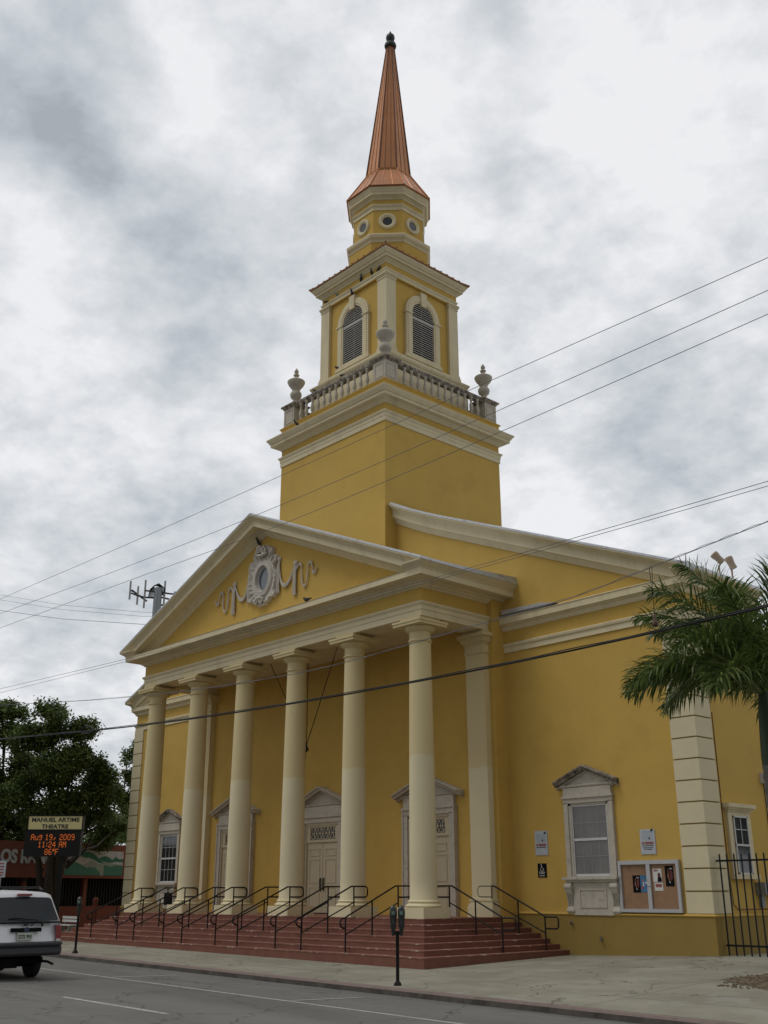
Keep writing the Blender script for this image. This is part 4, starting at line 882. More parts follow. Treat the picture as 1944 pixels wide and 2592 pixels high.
# cork notice board
bx0, bx1, bz0, bz1 = 14.43, 16.70, 1.36, 2.92
nb = thing('notice_board', 'aluminium framed two-door cork notice board on the wall right of the window', 'notice board', (15.56, 0, bz0))
m = MB(); m.box(bx0+.02, bx1-.02, -.07, -.002, bz0+.02, bz1-.02); obj('cork_panel', m, cork, nb, smooth=0)
m = MB(); P3b = lambda a,b,t: (a, t, b)
m.ring([(bx0,bz0),(bx1,bz0),(bx1,bz1),(bx0,bz1)], [(bx0+.10,bz0+.10),(bx1-.10,bz0+.10),(bx1-.10,bz1-.12),(bx0+.10,bz1-.12)], P3b, -.14, -.003)
m.box(15.50, 15.64, -.135, -.06, bz0+.09, bz1-.11); obj('frame', m, alu, nb, smooth=0)
for hx in (15.53, 15.61):
    m = MB(); m.lathe([(.014,0),(.014,.015)], (hx,-.135,2.13), 10, axis=(0,-1,0)); obj('lock', m, dark, nb)
def poster(label, x0, x1, z0, z1, bgm, parts):
    m = MB(); m.box(x0, x1, -.078, -.072, z0, z1); p = obj('poster', m, bgm, base=((x0+x1)/2,-.07,z0), smooth=0); tag(p, label, 'poster')
    for nm, mt, shapes in parts:
        m = MB()
        for sh in shapes:
            if sh[0] == 'txt': put_text(m, sh[1], lambda a,b,t: (x0+(x1-x0)*sh[2]+a, -.080-t, z0+(z1-z0)*sh[3]+b), sh[4], sh[5]*(x1-x0), .002)
            else:
                pts = [(x0+(x1-x0)*a, z0+(z1-z0)*b) for a, b in sh[1]]; m.prism(pts, P3b, -.0805-.0006*sh[2], -.0775)
        obj(nm, m, mt, p, smooth=0)
def ell(cx, cy, rx, ry, n=14): return [(cx+rx*math.cos(2*math.pi*k/n), cy+ry*math.sin(2*math.pi*k/n)) for k in range(n)]
dancer = [('figure', skin_ink, [('p', [(.30,.55),(.38,.86),(.42,.84),(.37,.62),(.42,.45),(.52,.25),(.46,.24),(.34,.42),(.25,.48)], 0)]), ('drape', wine_ink, [('p', ell(.70,.55,.18,.28), 0)]), ('highlight', white_ink, [('p', ell(.52,.20,.06,.04), 1), ('txt','Danza',.72,.84,.05,.3)])]
poster('dark dance poster at the left of the board, next to the blue one', 14.93, 15.21, 1.95, 2.47, dark, dancer)
poster('blue children poster in the left half of the notice board', 15.22, 15.47, 1.96, 2.47, blue_ink, [('figure', white_ink, [('p', [(.35,.35),(.55,.35),(.52,.62),(.38,.62)], 0), ('p', ell(.85,.55,.14,.06), 0)]), ('face', skin_ink, [('p', ell(.42,.68,.12,.09), 1)]), ('ball', red_ink, [('p', ell(.28,.28,.18,.12), 2)]), ('leaves', leaf_light, [('p', [(.1,1),(.6,.97),(1,.72),(.9,.85),(.5,1)], 0)])])
poster('white poster with red heading and a woman in black, right half of the board', 15.71, 16.03, 2.26, 2.66, white_ink, [('heading', red_ink, [('txt','OPERA',.35,.80,.08,.5)]), ('hair', wine_ink, [('p', ell(.70,.48,.17,.22), 0)]), ('coat', dark, [('p', [(.48,.02),(.98,.02),(.95,.35),(.55,.38)], 1)])])
poster('white flyer with red banner pinned under the white opera poster', 15.74, 16.05, 2.00, 2.24, white_ink, [('banner', red_ink, [('p', [(.12,.45),(.88,.45),(.88,.85),(.12,.85)], 0)])])
poster('dark dance poster in the top right corner of the notice board', 16.16, 16.47, 2.13, 2.74, dark, dancer)
# ================================================================== SMALL THINGS ON THE WALLS
m = MB(); m.tube([(12.38,-.08,1.0),(12.38,-.16,1.0),(12.46,-.2,1.04)], .03, 8); m.lathe([(.05,0),(.05,.02)], (12.38,-.1,1.0), 10, axis=(0,-1,0)); tag(obj('wall_tap', m, stone_dk), 'small dark wall tap under the blackened window bracket', 'tap')
m = MB(); m.tube([(13.55,-.085,.55),(13.55,-.16,.55),(13.66,-.2,.50)], .03, 8); m.lathe([(.06,0),(.06,.02)], (13.55,-.1,.55), 10, axis=(0,-1,0)); tag(obj('hose_bib', m, stone_dk), 'hose outlet low on the ochre base below the window', 'tap')
fx = thing('wall_floodlight', 'white box floodlight on the right flank above the small window', 'floodlight', (W, 3.87, 5.3))
m = MB(); m.box(W, W+.22, 3.72, 4.02, 5.40, 5.74); obj('housing', m, white_frame, fx); m = MB(); m.box(W+.22, W+.235, 3.76, 3.98, 5.44, 5.70); obj('lens', m, glass_blind, fx, smooth=0)
m = MB(); m.tube([(W+.02,3.9,5.4),(W+.03,3.88,4.6),(W+.02,3.86,2.2)], .012, 6); obj('cable', m, dark, fx)
m = MB(); m.tube([(W+.02,1.08,7.5),(W+.02,1.08,2.4),(W+.03,1.15,1.6),(W+.03,1.4,1.45),(W+.03,4.2,1.45)], .014, 6); tag(obj('conduit', m, mat('red_brown_conduit',(0.18,0.08,0.04),.7,.1,5,0)), 'thin red-brown conduit running down beside the right corner quoins', 'pipe')
m = MB(); m.box(W, W+.35, 2.6, 4.4, 1.88, 2.25); m.box(W, W+.10, 2.75, 2.95, 1.5, 1.88); m.box(W, W+.1, 4.0, 4.2, 1.5, 1.88); tag(obj('wall_shelf', m, grey_metal, smooth=0), 'grey bracketed box on the right flank behind the fence', 'box')
m = MB(); m.box(-13.35,-12.62,-.16,-.12,1.42,1.98)
for k in range(6): m.box(-13.31,-12.66,-.19,-.15,1.46+.085*k,1.49+.085*k)
tag(obj('wall_vent', m, black, smooth=0), 'black square vent set below the far left window', 'vent')
# ================================================================== FLOODLIGHTS ON THE EAVES
for (py, lb, tx) in ((2.0, 'beige hooded floodlight on the roof edge, left one of the pair', .42), (2.85, 'beige hooded floodlight on the roof edge, right one of the pair', -.1)):
    f = thing('roof_floodlight', lb, 'floodlight', (18.05, py, 12.1), 'floodlights on the roof edge')
    m = MB(); m.tube([(18.05,py,12.05),(18.05,py,12.62)], .035, 8); obj('stem', m, fixture_m, f)
    ax = Vector((.45,.55,-.75)) if tx > 0 else Vector((.25,.25,-.9))
    m = MB(); m.lathe([(.08,-.24),(.14,-.22),(.15,-.14),(.125,-.02),(.12,.06),(.13,.22),(.11,.22),(.10,.10)], (18.05,py,12.88), 20, axis=ax); obj('hood', m, fixture_m, f, smooth=50)
    m = MB(); m.lathe([(.12,.20),(.12,.21)], (18.05,py,12.88), 20, axis=ax); obj('lens', m, glass_dk, f, smooth=0)
# ================================================================== PORTICO HANGING LAMP
lp = thing('hanging_lantern_hook', 'small black lamp fitting hung on three wires inside the portico', 'lamp', (.95,-2.5,7.5))
m = MB(); m.lathe([(.02,.22),(.05,.16),(.06,.10),(.11,.02),(.12,0)], (.95,-2.5,7.55), 12); obj('shade', m, black, lp)
m = MB(); m.lathe([(.04,-.06),(.05,0),(.03,.02)], (.95,-2.5,7.53), 10); obj('socket', m, black, lp)
for p in ((-1.9,-2.4,11.62),(1.06,-2.6,11.62),(2.75,-2.4,11.62)):
    m = MB(); m.tube([p, (.95,-2.5,7.75)], .018, 5); obj('wire', m, black, lp)
m = MB(); m.tube([(.95,-2.5,7.5),(.85,-2.5,6.9)], .010, 5); obj('cord', m, black, lp)
# ================================================================== OVERHEAD CABLES
def hang(pts, n=8):            # non-uniform Hermite curve z(x): no overshoot where spans differ
    xs_ = [p[0] for p in pts]; ys_ = [p[1] for p in pts]; k = len(pts); sl = [(ys_[i+1]-ys_[i])/(xs_[i+1]-xs_[i]) for i in range(k-1)]
    tg = [sl[0]]+[((xs_[i+1]-xs_[i])*sl[i-1]+(xs_[i]-xs_[i-1])*sl[i])/(xs_[i+1]-xs_[i-1]) for i in range(1, k-1)]+[sl[-1]]; out = []
    for i in range(k-1):
        h = xs_[i+1]-xs_[i]
        for j in range(n):
            t = j/n; out.append((xs_[i]+h*t, (2*t**3-3*t*t+1)*ys_[i]+(t**3-2*t*t+t)*h*tg[i]+(-2*t**3+3*t*t)*ys_[i+1]+(t**3-t*t)*h*tg[i+1]))
    return out+[(xs_[-1], ys_[-1])]
def cable(pts, r, label, m=black, y=-13.0, name='overhead_cable'):
    P = hang(pts, 6); mb = MB()
    mb.tube([(a, y, b) for a, b in P], r, 6); return tag(obj(name, mb, m), label, 'cable')
wire_m = mat('weathered_grey_wire', (0.14,0.145,0.15), .6, .1, 3, 0)
cable([(-60,13.3),(-25,13.75),(-6.99,13.72),(4,13.56),(12.75,13.5),(21,13.48),(28.2,13.41),(60,13.8)], .0075, 'topmost of the three thin wires crossing in front of the tower', wire_m)
cable([(-60,13.2),(-25,13.3),(-6.8,13.05),(3.45,12.72),(12.7,12.57),(21.2,12.62),(28.1,12.73),(60,13.6)], .0075, 'middle of the three thin wires crossing the tower', wire_m)
cable([(-60,12.8),(-25,12.8),(-6.57,12.4),(4.2,12.15),(13,11.95),(21.2,12.06),(28,12.24),(60,13.3)], .0075, 'lowest of the three thin wires, crossing the tower base', wire_m)
cable([(-60,11.4),(-25,10.4),(-5.8,9.74),(4.1,9.37),(11.6,9.15),(19.9,9.0),(27.6,8.97),(60,9.6)], .0065, 'upper thin wire of the pair passing the main gable', wire_m)
cable([(-60,11.2),(-25,10.2),(-5.9,9.58),(4.1,9.28),(11.6,9.07),(19.9,8.93),(27.6,8.88),(60,9.4)], .006, 'lower thin wire of the pair passing the main gable', wire_m)
P = hang([(-60,12.5),(-25,10.6),(-5.62,9.05),(4.89,8.02),(10.98,7.60),(14.59,7.47),(18.46,7.55),(21.08,7.64),(23.04,7.71),(24.97,7.92),(26.3,8.08),(27.5,8.22),(60,12.0)], 8); mb = MB()
mb.tube([(a, -13.0, b) for a, b in P], .0075, 5); mb.tube([(a, -13.0+.012*math.sin(i*1.9), b+.018+.012*math.cos(i*1.9)) for i, (a, b) in enumerate(P)], .005, 4)
tag(obj('overhead_cable', mb, wire_m), 'thin twisted wire crossing the column heads and holding the hanging bulb', 'cable')
mb = MB(); P = hang([(-60,9.8),(-25,8.6),(-5.18,7.66),(1.49,7.24),(6.76,6.95),(12.91,6.72),(17.34,6.63),(21.36,6.60),(23.9,6.62),(27.3,6.69),(60,8.6)], 8)
mb.tube([(a, -13.0, b) for a, b in P], .020, 8); mb.tube([(a, -13.0+.03*math.sin(i*.8), b+.034) for i, (a, b) in enumerate(P)], .012, 5)
mb.tube([(1.6,-13,7.30),(1.9,-13,7.42),(2.3,-13,7.34),(2.6,-13,7.16),(2.2,-13,7.12),(1.7,-13,7.17)], .03, 6)
tag(obj('overhead_cable', mb, black), 'thick black cable bundle with a splice loop, sagging in front of the columns', 'cable')
bu = thing('hanging_bulb', 'small brown lamp hanging on a cord from the twisted wire at the right', 'lamp', (24.95,-13,6.75))
m = MB(); m.tube([(24.93,-13,7.92),(24.95,-13,7.35)], .006, 5); m.tube([(24.99,-13,7.92),(24.96,-13,7.35),(24.95,-13,6.95)], .006, 5); obj('cord', m, dark, bu)
m = MB(); m.lathe([(.012,.20),(.03,.17),(.03,.10),(.055,.05),(.065,.0),(.05,-.03),(.0,-.045)], (24.95,-13,6.78), 14); obj('socket', m, mat('brown_lamp_socket',(0.09,0.05,0.035),.5,.2,20,0), bu, smooth=50)
for (pa, pb, lb) in ((((-74.7,14,32.78)),((-43.2,14,24.78)),'upper thin wire running down behind the left roof slope'), ((-74.6,14,32.2),(-43.2,14,24.42),'lower thin wire of the pair behind the left roof slope'), ((-74.2,14,30.94),(-43.1,14,23.7),'single darker wire meeting the left roof slope below the mast')):
    a, b = Vector(pa), Vector(pb); mb = MB(); d = b-a
    mb.tube([a-d*.6, a-d*.3+Vector((0,0,-.3)), a, a+d*.5+Vector((0,0,-.25)), b, b+d*.5+Vector((0,0,.9))], .022 if 'single' in lb else .014, 5); tag(obj('overhead_cable', mb, wire_m), lb, 'cable')
# ================================================================== PARKING METERS
def meter(x, y, label, double):
    z = gz(x, y); t = thing('parking_meter', label, 'parking meter', (x, y, z), 'parking meters along the kerb')
    m = MB(); m.lathe([(.105,0),(.10,.03),(.07,.09),(.055,.10)], (x,y,z), 4, ph=math.pi/4+.3); obj('base', m, black, t, smooth=20)
    m = MB(); m.lathe([(.044,.08),(.044,1.22),(.05,1.23),(.05,1.28)], (x,y,z), 16); obj('pole', m, black, t)
    for s in ((-1,1) if double else (0,)):
        # heads stand side by side along the street direction seen from the road
        ux, uy = math.cos(.75), math.sin(.75); hx, hy = x+s*.105*ux, y+s*.105*uy; zb = z+1.16 if double else z+1.2
        m = MB(); rows = []; prof = [(.035,.04,0),(.045,.05,.10),(.075,.06,.22),(.082,.065,.40),(.090,.075,.46),(.095,.085,.56),(.090,.080,.62),(.060,.055,.70),(.012,.012,.73)]
        n = 20; P = []
        for (a, b, h) in prof:
            for k in range(n):
                c, s2 = math.cos(2*math.pi*k/n), math.sin(2*math.pi*k/n); e_ = .7
                cx, cy = a*math.copysign(abs(c)**e_, c), b*math.copysign(abs(s2)**e_, s2)
                P.append((hx+cx*ux-cy*uy+(s*.0), hy+cx*uy+cy*ux, zb+h))
        F = [(j*n+k, j*n+(k+1)%n, (j+1)*n+(k+1)%n, (j+1)*n+k) for j in range(len(prof)-1) for k in range(n)]; F += [tuple(range(n-1,-1,-1)), tuple((len(prof)-1)*n+k for k in range(n))]
        m.add(P, F); hd = obj('meter_head', m, meter_m, t, smooth=45)
        m = MB(); nx_, ny_ = uy, -ux
        m.cbox((hx+nx_*.079, hy+ny_*.079, zb+.545), (.038,.006,.042), (Vector((ux,uy,0)), Vector((nx_,ny_,0)), Vector((0,0,1)))); obj('display_window', m, meter_glass, hd, smooth=0)
        m = MB(); m.cbox((hx+nx_*.072, hy+ny_*.072, zb+.33), (.03,.008,.05), (Vector((ux,uy,0)), Vector((nx_,ny_,0)), Vector((0,0,1)))); m.lathe([(.02,0),(.02,.02)], (hx+nx_*.08,hy+ny_*.08,zb+.40), 10, axis=(nx_,ny_,0)); obj('coin_plate', m, van_dark, hd, smooth=20)
    if double:
        m = MB(); m.cbox((x,y,z+1.22), (.14,.025,.03), (Vector((ux,uy,0)), Vector((-uy,ux,0)), Vector((0,0,1)))); obj('yoke', m, black, t)
meter(14.93, -10.45, 'black parking meter with two heads, in front of the right end of the steps', True)
meter(-2.1, -10.55, 'black parking meter with one head, beside the white car at the far left', False)

# ================================================================== PIGEONS
def pigeon(p, head, label, mt=pigeon_m, scale=1.0, tilt=.45):
    scale *= .60
    c = Vector(p); d = Vector((head[0], head[1], 0)).normalized(); u = (d*math.cos(tilt)+Vector((0,0,math.sin(tilt)))).normalized(); sde = Vector((0,0,1)).cross(d)
    m = MB(); n = 12; rows = [(-.34,.012,.03),(-.22,.03,.035),(-.14,.05,.045),(-.04,.075,.07),(.05,.08,.082),(.13,.062,.07),(.18,.038,.045)]
    P = []; w = u.cross(sde)
    for (a, r1, r2) in rows:
        for k in range(n): P.append(c+Vector((0,0,.15*scale))+u*a*scale*.8+sde*r1*scale*math.cos(2*math.pi*k/n)+w*r2*scale*math.sin(2*math.pi*k/n))
    m.add(P, [(j*n+k, j*n+(k+1)%n, (j+1)*n+(k+1)%n, (j+1)*n+k) for j in range(len(rows)-1) for k in range(n)]+[tuple(range(n-1,-1,-1)), tuple((len(rows)-1)*n+k for k in range(n))])
    hp = c+Vector((0,0,.15*scale))+u*.17*scale; hd = hp+Vector((0,0,.075*scale))+d*.03*scale
    m.tube([hp-u*.04*scale, hd], [.05*scale,.036*scale], 8); m.lathe([(0,-.045*scale),(.03*scale,-.03*scale),(.042*scale,0),(.03*scale,.03*scale),(0,.045*scale)], hd+Vector((0,0,.02*scale)), 10)
    m.tube([hd+d*.03*scale+Vector((0,0,.015*scale)), hd+d*.085*scale], [.014*scale,.003], 6)
    for s_ in (1,-1): m.tube([c+sde*s_*.025*scale+Vector((0,0,.10*scale)), c+sde*s_*.025*scale], .008, 5)
    return tag(obj('pigeon', m, mt, smooth=60), label, 'pigeon', 'pigeons perched on the theatre')
yb = AY-2.54-.03
pigeon((1.47,yb,31.53), (.6,-.8), 'dark pigeon on the belfry ledge, second from the corner pilaster', scale=1.5)
pigeon((1.98,yb,31.53), (1,-.2), 'dark pigeon on the belfry ledge nearest the corner pilaster', scale=1.4, tilt=.1)
pigeon((.65,yb,31.53), (.7,-.6), 'dark upright pigeon on the belfry ledge above the left arched window', scale=1.6, tilt=.9)
pigeon((-1.25,yb,31.53), (-.5,-.8), 'grey pigeon on the left half of the belfry ledge', pigeon_l, 1.3)
pigeon((-2.2,yb,31.53), (-1,-.1), 'dark crouching pigeon at the far left end of the belfry ledge', scale=1.2, tilt=.05)
pigeon((.0,AY-2.6,30.98), (.1,-1), 'dark upright pigeon on the keystone of the left arched window', scale=1.6, tilt=1.1)
pigeon((-1.12,AY-2.58,27.16), (-1,-.3), 'brown pigeon on the sill corner of the left arched window', scale=1.3, tilt=.2)
pigeon((.7,AY-3.80,25.62), (-1,-.1), 'dark pigeon lying on the left balustrade rail near its middle', scale=1.1, tilt=.0)
pigeon((-1.45,AY-3.80,25.62), (-1,-.3), 'small dark pigeon on the left balustrade rail near the left urn', scale=.9)
pigeon((-2.05,AY-4.35,23.72), (-.3,-1), 'dark pigeon on the tower cornice below the left balustrade', scale=1.6, tilt=.6)
pigeon((-.38,-PY-.12,16.38), (-.6,-.8), 'dark pigeon on top of the carved cartouche', scale=1.6, tilt=1.0)
pigeon((3.70,-PY-.55,12.90), (-1,0), 'dark pigeon crouching on the pediment cornice right of the cartouche', scale=1.7, tilt=.0)
# ================================================================== IRON FENCE
fn = thing('iron_fence', 'black iron picket fence running right from the corner quoins', 'fence', (19.0, .35, .17))
FYY = .35
for z in (2.86, .46):
    m = MB(); m.box(17.45 if z > 1 else 17.80, 27.5, FYY-.02, FYY+.02, z-.028, z+.028); obj('rail', m, black, fn, smooth=0)
for i in range(27):
    x = 17.64+.245*i*1.0
    m = MB(); m.box(x-.018, x+.018, FYY-.045, FYY-.009, .18, 3.03); m.add([(x-.018,FYY-.045,3.03),(x+.018,FYY-.045,3.03),(x+.018,FYY-.009,3.03),(x-.018,FYY-.009,3.03),(x,FYY-.027,3.08)], [(0,1,4),(1,2,4),(2,3,4),(3,0,4)])
    obj('picket', m, black, fn, smooth=0)
# ================================================================== TREES
def leaf_cloud(centres, radii, n, size, seed, flat=.8, up_bias=.4):
    r = np.random.default_rng(seed); centres = np.array(centres); radii = np.array(radii)
    pr = radii**2.0; pr = pr/pr.sum(); idx = r.choice(len(centres), n, p=pr)
    # leaves gathered in small sprigs
    ns = max(1, n//9); sp = r.normal(size=(ns,3)); sp /= np.linalg.norm(sp, axis=1)[:,None]; sp *= (r.random(ns)**.45)[:,None]
    si = r.integers(0, ns, n); sidx = r.choice(len(centres), ns, p=pr); ci = sidx[si]
    loc = centres[ci]+sp[si]*radii[ci][:,None]*np.array([1,1,flat])+r.normal(size=(n,3))*size*1.5
    nrm = r.normal(size=(n,3)); nrm[:,2] = np.abs(nrm[:,2])+up_bias; nrm /= np.linalg.norm(nrm,axis=1)[:,None]
    t = np.cross(nrm, r.normal(size=(n,3))); t /= np.linalg.norm(t,axis=1)[:,None]; b = np.cross(nrm, t)
    sz = size*r.uniform(.6,1.25,n)[:,None]
    V = np.stack([loc-t*sz, loc-b*sz*.5, loc+t*sz, loc+b*sz*.5], 1).reshape(-1,3)
    F = np.arange(4*n).reshape(n,4); return V, F
def tree(name, label, base, trunks, blobs, n, size, seed, leafm, group=None):
    t = thing(name, label, 'tree', base, group); r = random.Random(seed); m = MB(); bx = Vector(base)
    cents = []; rad = []
    for (cx, cy, cz_, rr_) in blobs:
        for k in range(max(3, int(rr_*4))):
            v = Vector((r.gauss(0,1), r.gauss(0,1), r.gauss(0,.7))); v.normalize(); q = rr_*r.uniform(.35,1.0)
            cents.append((cx+v.x*q, cy+v.y*q, cz_+v.z*q*.75)); rad.append(rr_*r.uniform(.42,.72))
    for (tip, r0) in trunks:
        tip = Vector(tip); mid = bx.lerp(tip, .5)+Vector((r.uniform(-.4,.4), r.uniform(-.4,.4), 0)); st = bx+Vector((r.uniform(-.15,.15), r.uniform(-.15,.15), -.2))
        pts = smoothpts([tuple(st), tuple(mid), tuple(tip)], 5); m.tube([Vector(p) for p in pts], [r0*(1-.6*i/(len(pts)-1)) for i in range(len(pts))], 9)
    tips = [Vector(a[0]) for a in trunks]
    for c in cents[::3]:
        c = Vector(c); s = min(tips, key=lambda q: (q-c).length); k = r.uniform(.55,1.0); s = bx.lerp(s, k) if k < .98 else s
        md = s.lerp(c, .5)+Vector((r.uniform(-.3,.3), r.uniform(-.3,.3), r.uniform(-.5,.2))); m.tube([s, md, c], [.10,.06,.025], 5)
    obj('trunk', m, bark, t, smooth=60)
    V, F = leaf_cloud(cents, rad, n, size, seed); obj('crown', (V, F), leafm, t); return t
def at(u, v, d): return CAM+(fw+R_*((u-972)/2659.75)+U_*((1296-v)/2659.75))*d   # used once, to place far things at their own distance
def far(u, v, d, z=None):
    p = at(u, v, d); return (p.x, p.y, p.z if z is None else z)
def blobs_at(L, k=1.3): return [(*far(u, v+4, d), r*k) for (u, v, d, r) in L]
tree('street_tree', 'dark leafy street tree behind the electronic sign, fuller right one', far(128, 2320, 58, 0), [(far(135,2120,58),.34),(far(95,2080,58),.26),(far(200,2080,59),.24),(far(160,1980,58.5),.22)],
     blobs_at([(150,1800,58,.75),(110,1850,58,.85),(195,1855,58,.8),(70,1880,58,.8),(215,1910,58.5,.9),(150,1930,57.5,1.1),(90,1960,58,1.0),(245,1960,59,.9),(200,2010,58,1.1),(140,2040,57.5,1.1),(280,2010,60,.8),(250,2060,59,.8),(100,2060,58,1.0),(60,2010,58,.9),(190,2075,59,.8),(250,2110,64,.8),(190,2125,64,.75),(120,2130,64,.8),(50,2120,63,.8),(290,2085,64,.8)]), 90000, .10, 5, leaf_m, 'street trees beyond the steps')
tree('street_tree', 'dark leafy street tree at the left picture edge, leaning trunk', far(60, 2310, 60, 0), [(far(40,2150,60),.30),(far(-30,2060,60),.25),(far(80,2060,61),.2)],
     blobs_at([(20,1800,61,.8),(-40,1850,61,1.1),(40,1860,61,.9),(0,1930,60,1.1),(60,1950,61,.9),(-60,1980,60,1.2),(20,2020,60,1.1),(-20,2080,60,1.0),(60,2080,61,.9),(10,2125,63,.7),(-50,2130,62,.9)]), 60000, .10, 6, leaf_m, 'street trees beyond the steps')
tree('street_tree', 'dark tree partly hidden behind the left corner of the theatre', far(345, 2300, 76, 0), [(far(350,2080,76),.3),(far(330,1980,76),.22)],
     blobs_at([(345,1880,76,.75),(330,1915,76,.55),(350,1960,76,.8),(370,1900,77,1.1),(330,2030,76,.95),(310,2075,75,.8),(300,2000,75,.35),(350,2060,76,1.4)]), 26000, .11, 7, leaf_m, 'street trees beyond the steps')
tree('street_tree', 'pale green low tree above the shop roof beside the mural', far(270, 2200, 92, 0), [(far(270,2160,92),.2)],
     blobs_at([(240,2120,92,1.1),(290,2110,92,1.2),(330,2100,92,1.2),(210,2135,92,.9)]), 12000, .11, 8, leaf_light)
tree('background_tree', 'dark tree behind the right flank of the theatre', (21.5, 14, 0), [((21.5,14,4),.3)], [(21.2,13.5,5.5,2.3),(22.8,14.5,7.5,2.3),(23.5,13,4.5,2.2),(25.5,13.5,7,2.4)], 16000, .11, 9, leaf_m)
# ================================================================== PALM
PB = (22.55, -4.56, gz(22.55,-4.56)); CRN = Vector((22.53, -4.54, 6.75))
pm = thing('palm_tree', 'tall feather palm with drooping green fronds at the right edge', 'palm tree', PB)
m = MB(); zs = np.linspace(PB[2]-.1, 4.95, 40)
m.lathe([(.34 if z < PB[2]+.3 else .27+.012*math.sin(i*2.6)-.03*(z-PB[2])/7, float(z)) for i, z in enumerate(zs)], (PB[0],PB[1],0), 20); obj('trunk', m, palm_bark, pm, smooth=60)
m = MB(); m.lathe([(.24,4.9),(.25,5.2),(.22,5.8),(.18,6.4),(.11,6.9)], (PB[0],PB[1],0), 16); obj('crownshaft', m, palm_green, pm, smooth=60)
def frond(az, el, L, droop, seed, roll=0.0):
    r = random.Random(seed); hx, hy = math.cos(az), math.sin(az); side = Vector((-hy, hx, 0)); pts = []; p = CRN.copy(); a = el; n = 26
    for i in range(n+1):
        pts.append(p.copy()); st = L/n; p = p+Vector((hx*math.cos(a), hy*math.cos(a), math.sin(a)))*st; a -= droop/n*(.5+1.2*i/n)
    m = MB(); m.tube(pts, [.055*(1-.88*i/n) for i in range(n+1)], 6)
    V = []; F = []
    nl = 112
    for i in range(nl):
        t = .10+.90*(i+.5)/nl; q = t*n; j = min(int(q), n-1); f = q-j; c = pts[j].lerp(pts[j+1], f); T = (pts[j+1]-pts[j]).normalized(); U = side.cross(T); U = U if U.z > 0 else -U
        ll = (1.02*math.sin(math.pi*min(1, (t*.86+.10)))**.75+.12)*r.uniform(.8,1.1)
        for s in (1,-1):
            sw = r.uniform(.55,.85)+.3*t; lift = r.uniform(-.35,.95)+roll*s
            d0 = (side*s*math.cos(sw)+T*math.sin(sw)+U*lift).normalized(); w = .026*r.uniform(.8,1.2)
            b0 = c; b1 = c+d0*ll*.35; gr = 1.0 if lift < .25 else .45; d1 = (d0+Vector((0,0,(-.35-r.random()*.3)*gr))).normalized(); b2 = b1+d1*ll*.35; d2 = (d1+Vector((0,0,(-.6-r.random()*.5)*gr))).normalized(); b3 = b2+d2*ll*.32
            wd = d0.cross(U).normalized() if r.random() < .5 else (T*.8+U*.6).normalized(); k = len(V)
            V += [b0+wd*w*.5, b0-wd*w*.5, b1+wd*w, b1-wd*w, b2+wd*w*.8, b2-wd*w*.8, b3]
            F += [(k,k+1,k+3,k+2),(k+2,k+3,k+5,k+4),(k+4,k+5,k+6,k+6)]
    m.v += [tuple(v) for v in V]; off = len(m.v)-len(V)
    for f_ in F:
        f_ = tuple(off+x for x in f_); f_ = f_[:3] if f_[2] == f_[3] else f_; m.f.append(f_); m.mi.append(0)
    me = obj('frond', m, palm_m, pm, smooth=0)
lft = math.atan2(-.48, -.87)       # towards the camera's left
FR = [(lft+.02,.62,4.1,1.3),(lft-.22,.62,4.1,1.3),(lft+.22,.66,4.1,1.35),(lft-.05,1.16,4.5,1.2),(lft+.35,1.22,4.5,1.0),(lft-.45,1.15,4.4,1.3),(lft+.1,1.42,4.6,.7),
      (lft+.9,.9,3.9,1.5),(lft-.8,.8,3.8,1.5),(lft+1.3,1.2,4.2,1.2),(lft-1.2,1.25,4.2,1.2),(lft+1.9,.7,4.0,1.5),(lft+2.6,.8,4.2,1.5),(lft+3.1,1.2,4.4,1.2),(lft-2.0,.9,4.1,1.5),(lft-1.6,.5,3.8,1.3),(lft+1.2,.45,3.7,1.3),(lft-2.6,.6,4.0,1.4),(lft+.5,.75,3.9,1.5),(lft-.6,.55,3.7,1.3),(lft+2.2,1.4,4.3,.8)]
for i, (a, e_, L, dr) in enumerate(FR): frond(a, e_, L*.90, dr, 100+i)
m = MB(); m.tube([CRN-Vector((0,0,.5)), CRN+Vector((.03,.02,1.6))], [.06,.01], 6); obj('spear_leaf', m, palm_green, pm)
# ================================================================== RED SHOP BUILDING
th12 = math.radians(12); rd = Vector((-math.sin(th12), math.cos(th12), 0)); RA = Vector((-25.96, 4.67, 0)); rn = Vector((math.cos(th12), math.sin(th12), 0))
def RB(s, z, o=0.0):          # s along the wall (positive away), o outward
    p = RA+rd*s+rn*o; return (p.x, p.y, z)
shop = thing('shop_building', 'low terracotta red shop with white letters and a green mural', 'building', RB(-5, 0))
def rbox(m, s0, s1, z0, z1, o0, o1):
    P = [RB(s,z,o) for z in (z0,z1) for (s,o) in ((s0,o0),(s1,o0),(s1,o1),(s0,o1))]; m.add(P, [(0,3,2,1),(4,5,6,7),(0,1,5,4),(1,2,6,5),(2,3,7,6),(3,0,4,7)])
m = MB(); rbox(m, -24, 4, 2.95, 4.78, -14, 0); obj('fascia_wall', m, red_wall, shop, smooth=0)
m = MB(); rbox(m, -24, 4, -.6, 1.25, -13.6, -.25); obj('lower_wall', m, red_wall, shop, smooth=0)
m = MB(); rbox(m, -24, 4, 1.25, 2.95, -13.6, -.9); obj('dark_shopfront', m, dark, shop, smooth=0)
m = MB(); rbox(m, -24, 4, 2.82, 2.96, -.3, .10); obj('canopy_edge', m, red_wall, shop, smooth=0)
for s_ in (-7.2, -2.9, 1.3, -11.5):
    m = MB(); rbox(m, s_-.12, s_+.12, 1.24, 2.96, -.5, -.2); obj('pillar', m, red_wall, shop, smooth=0)
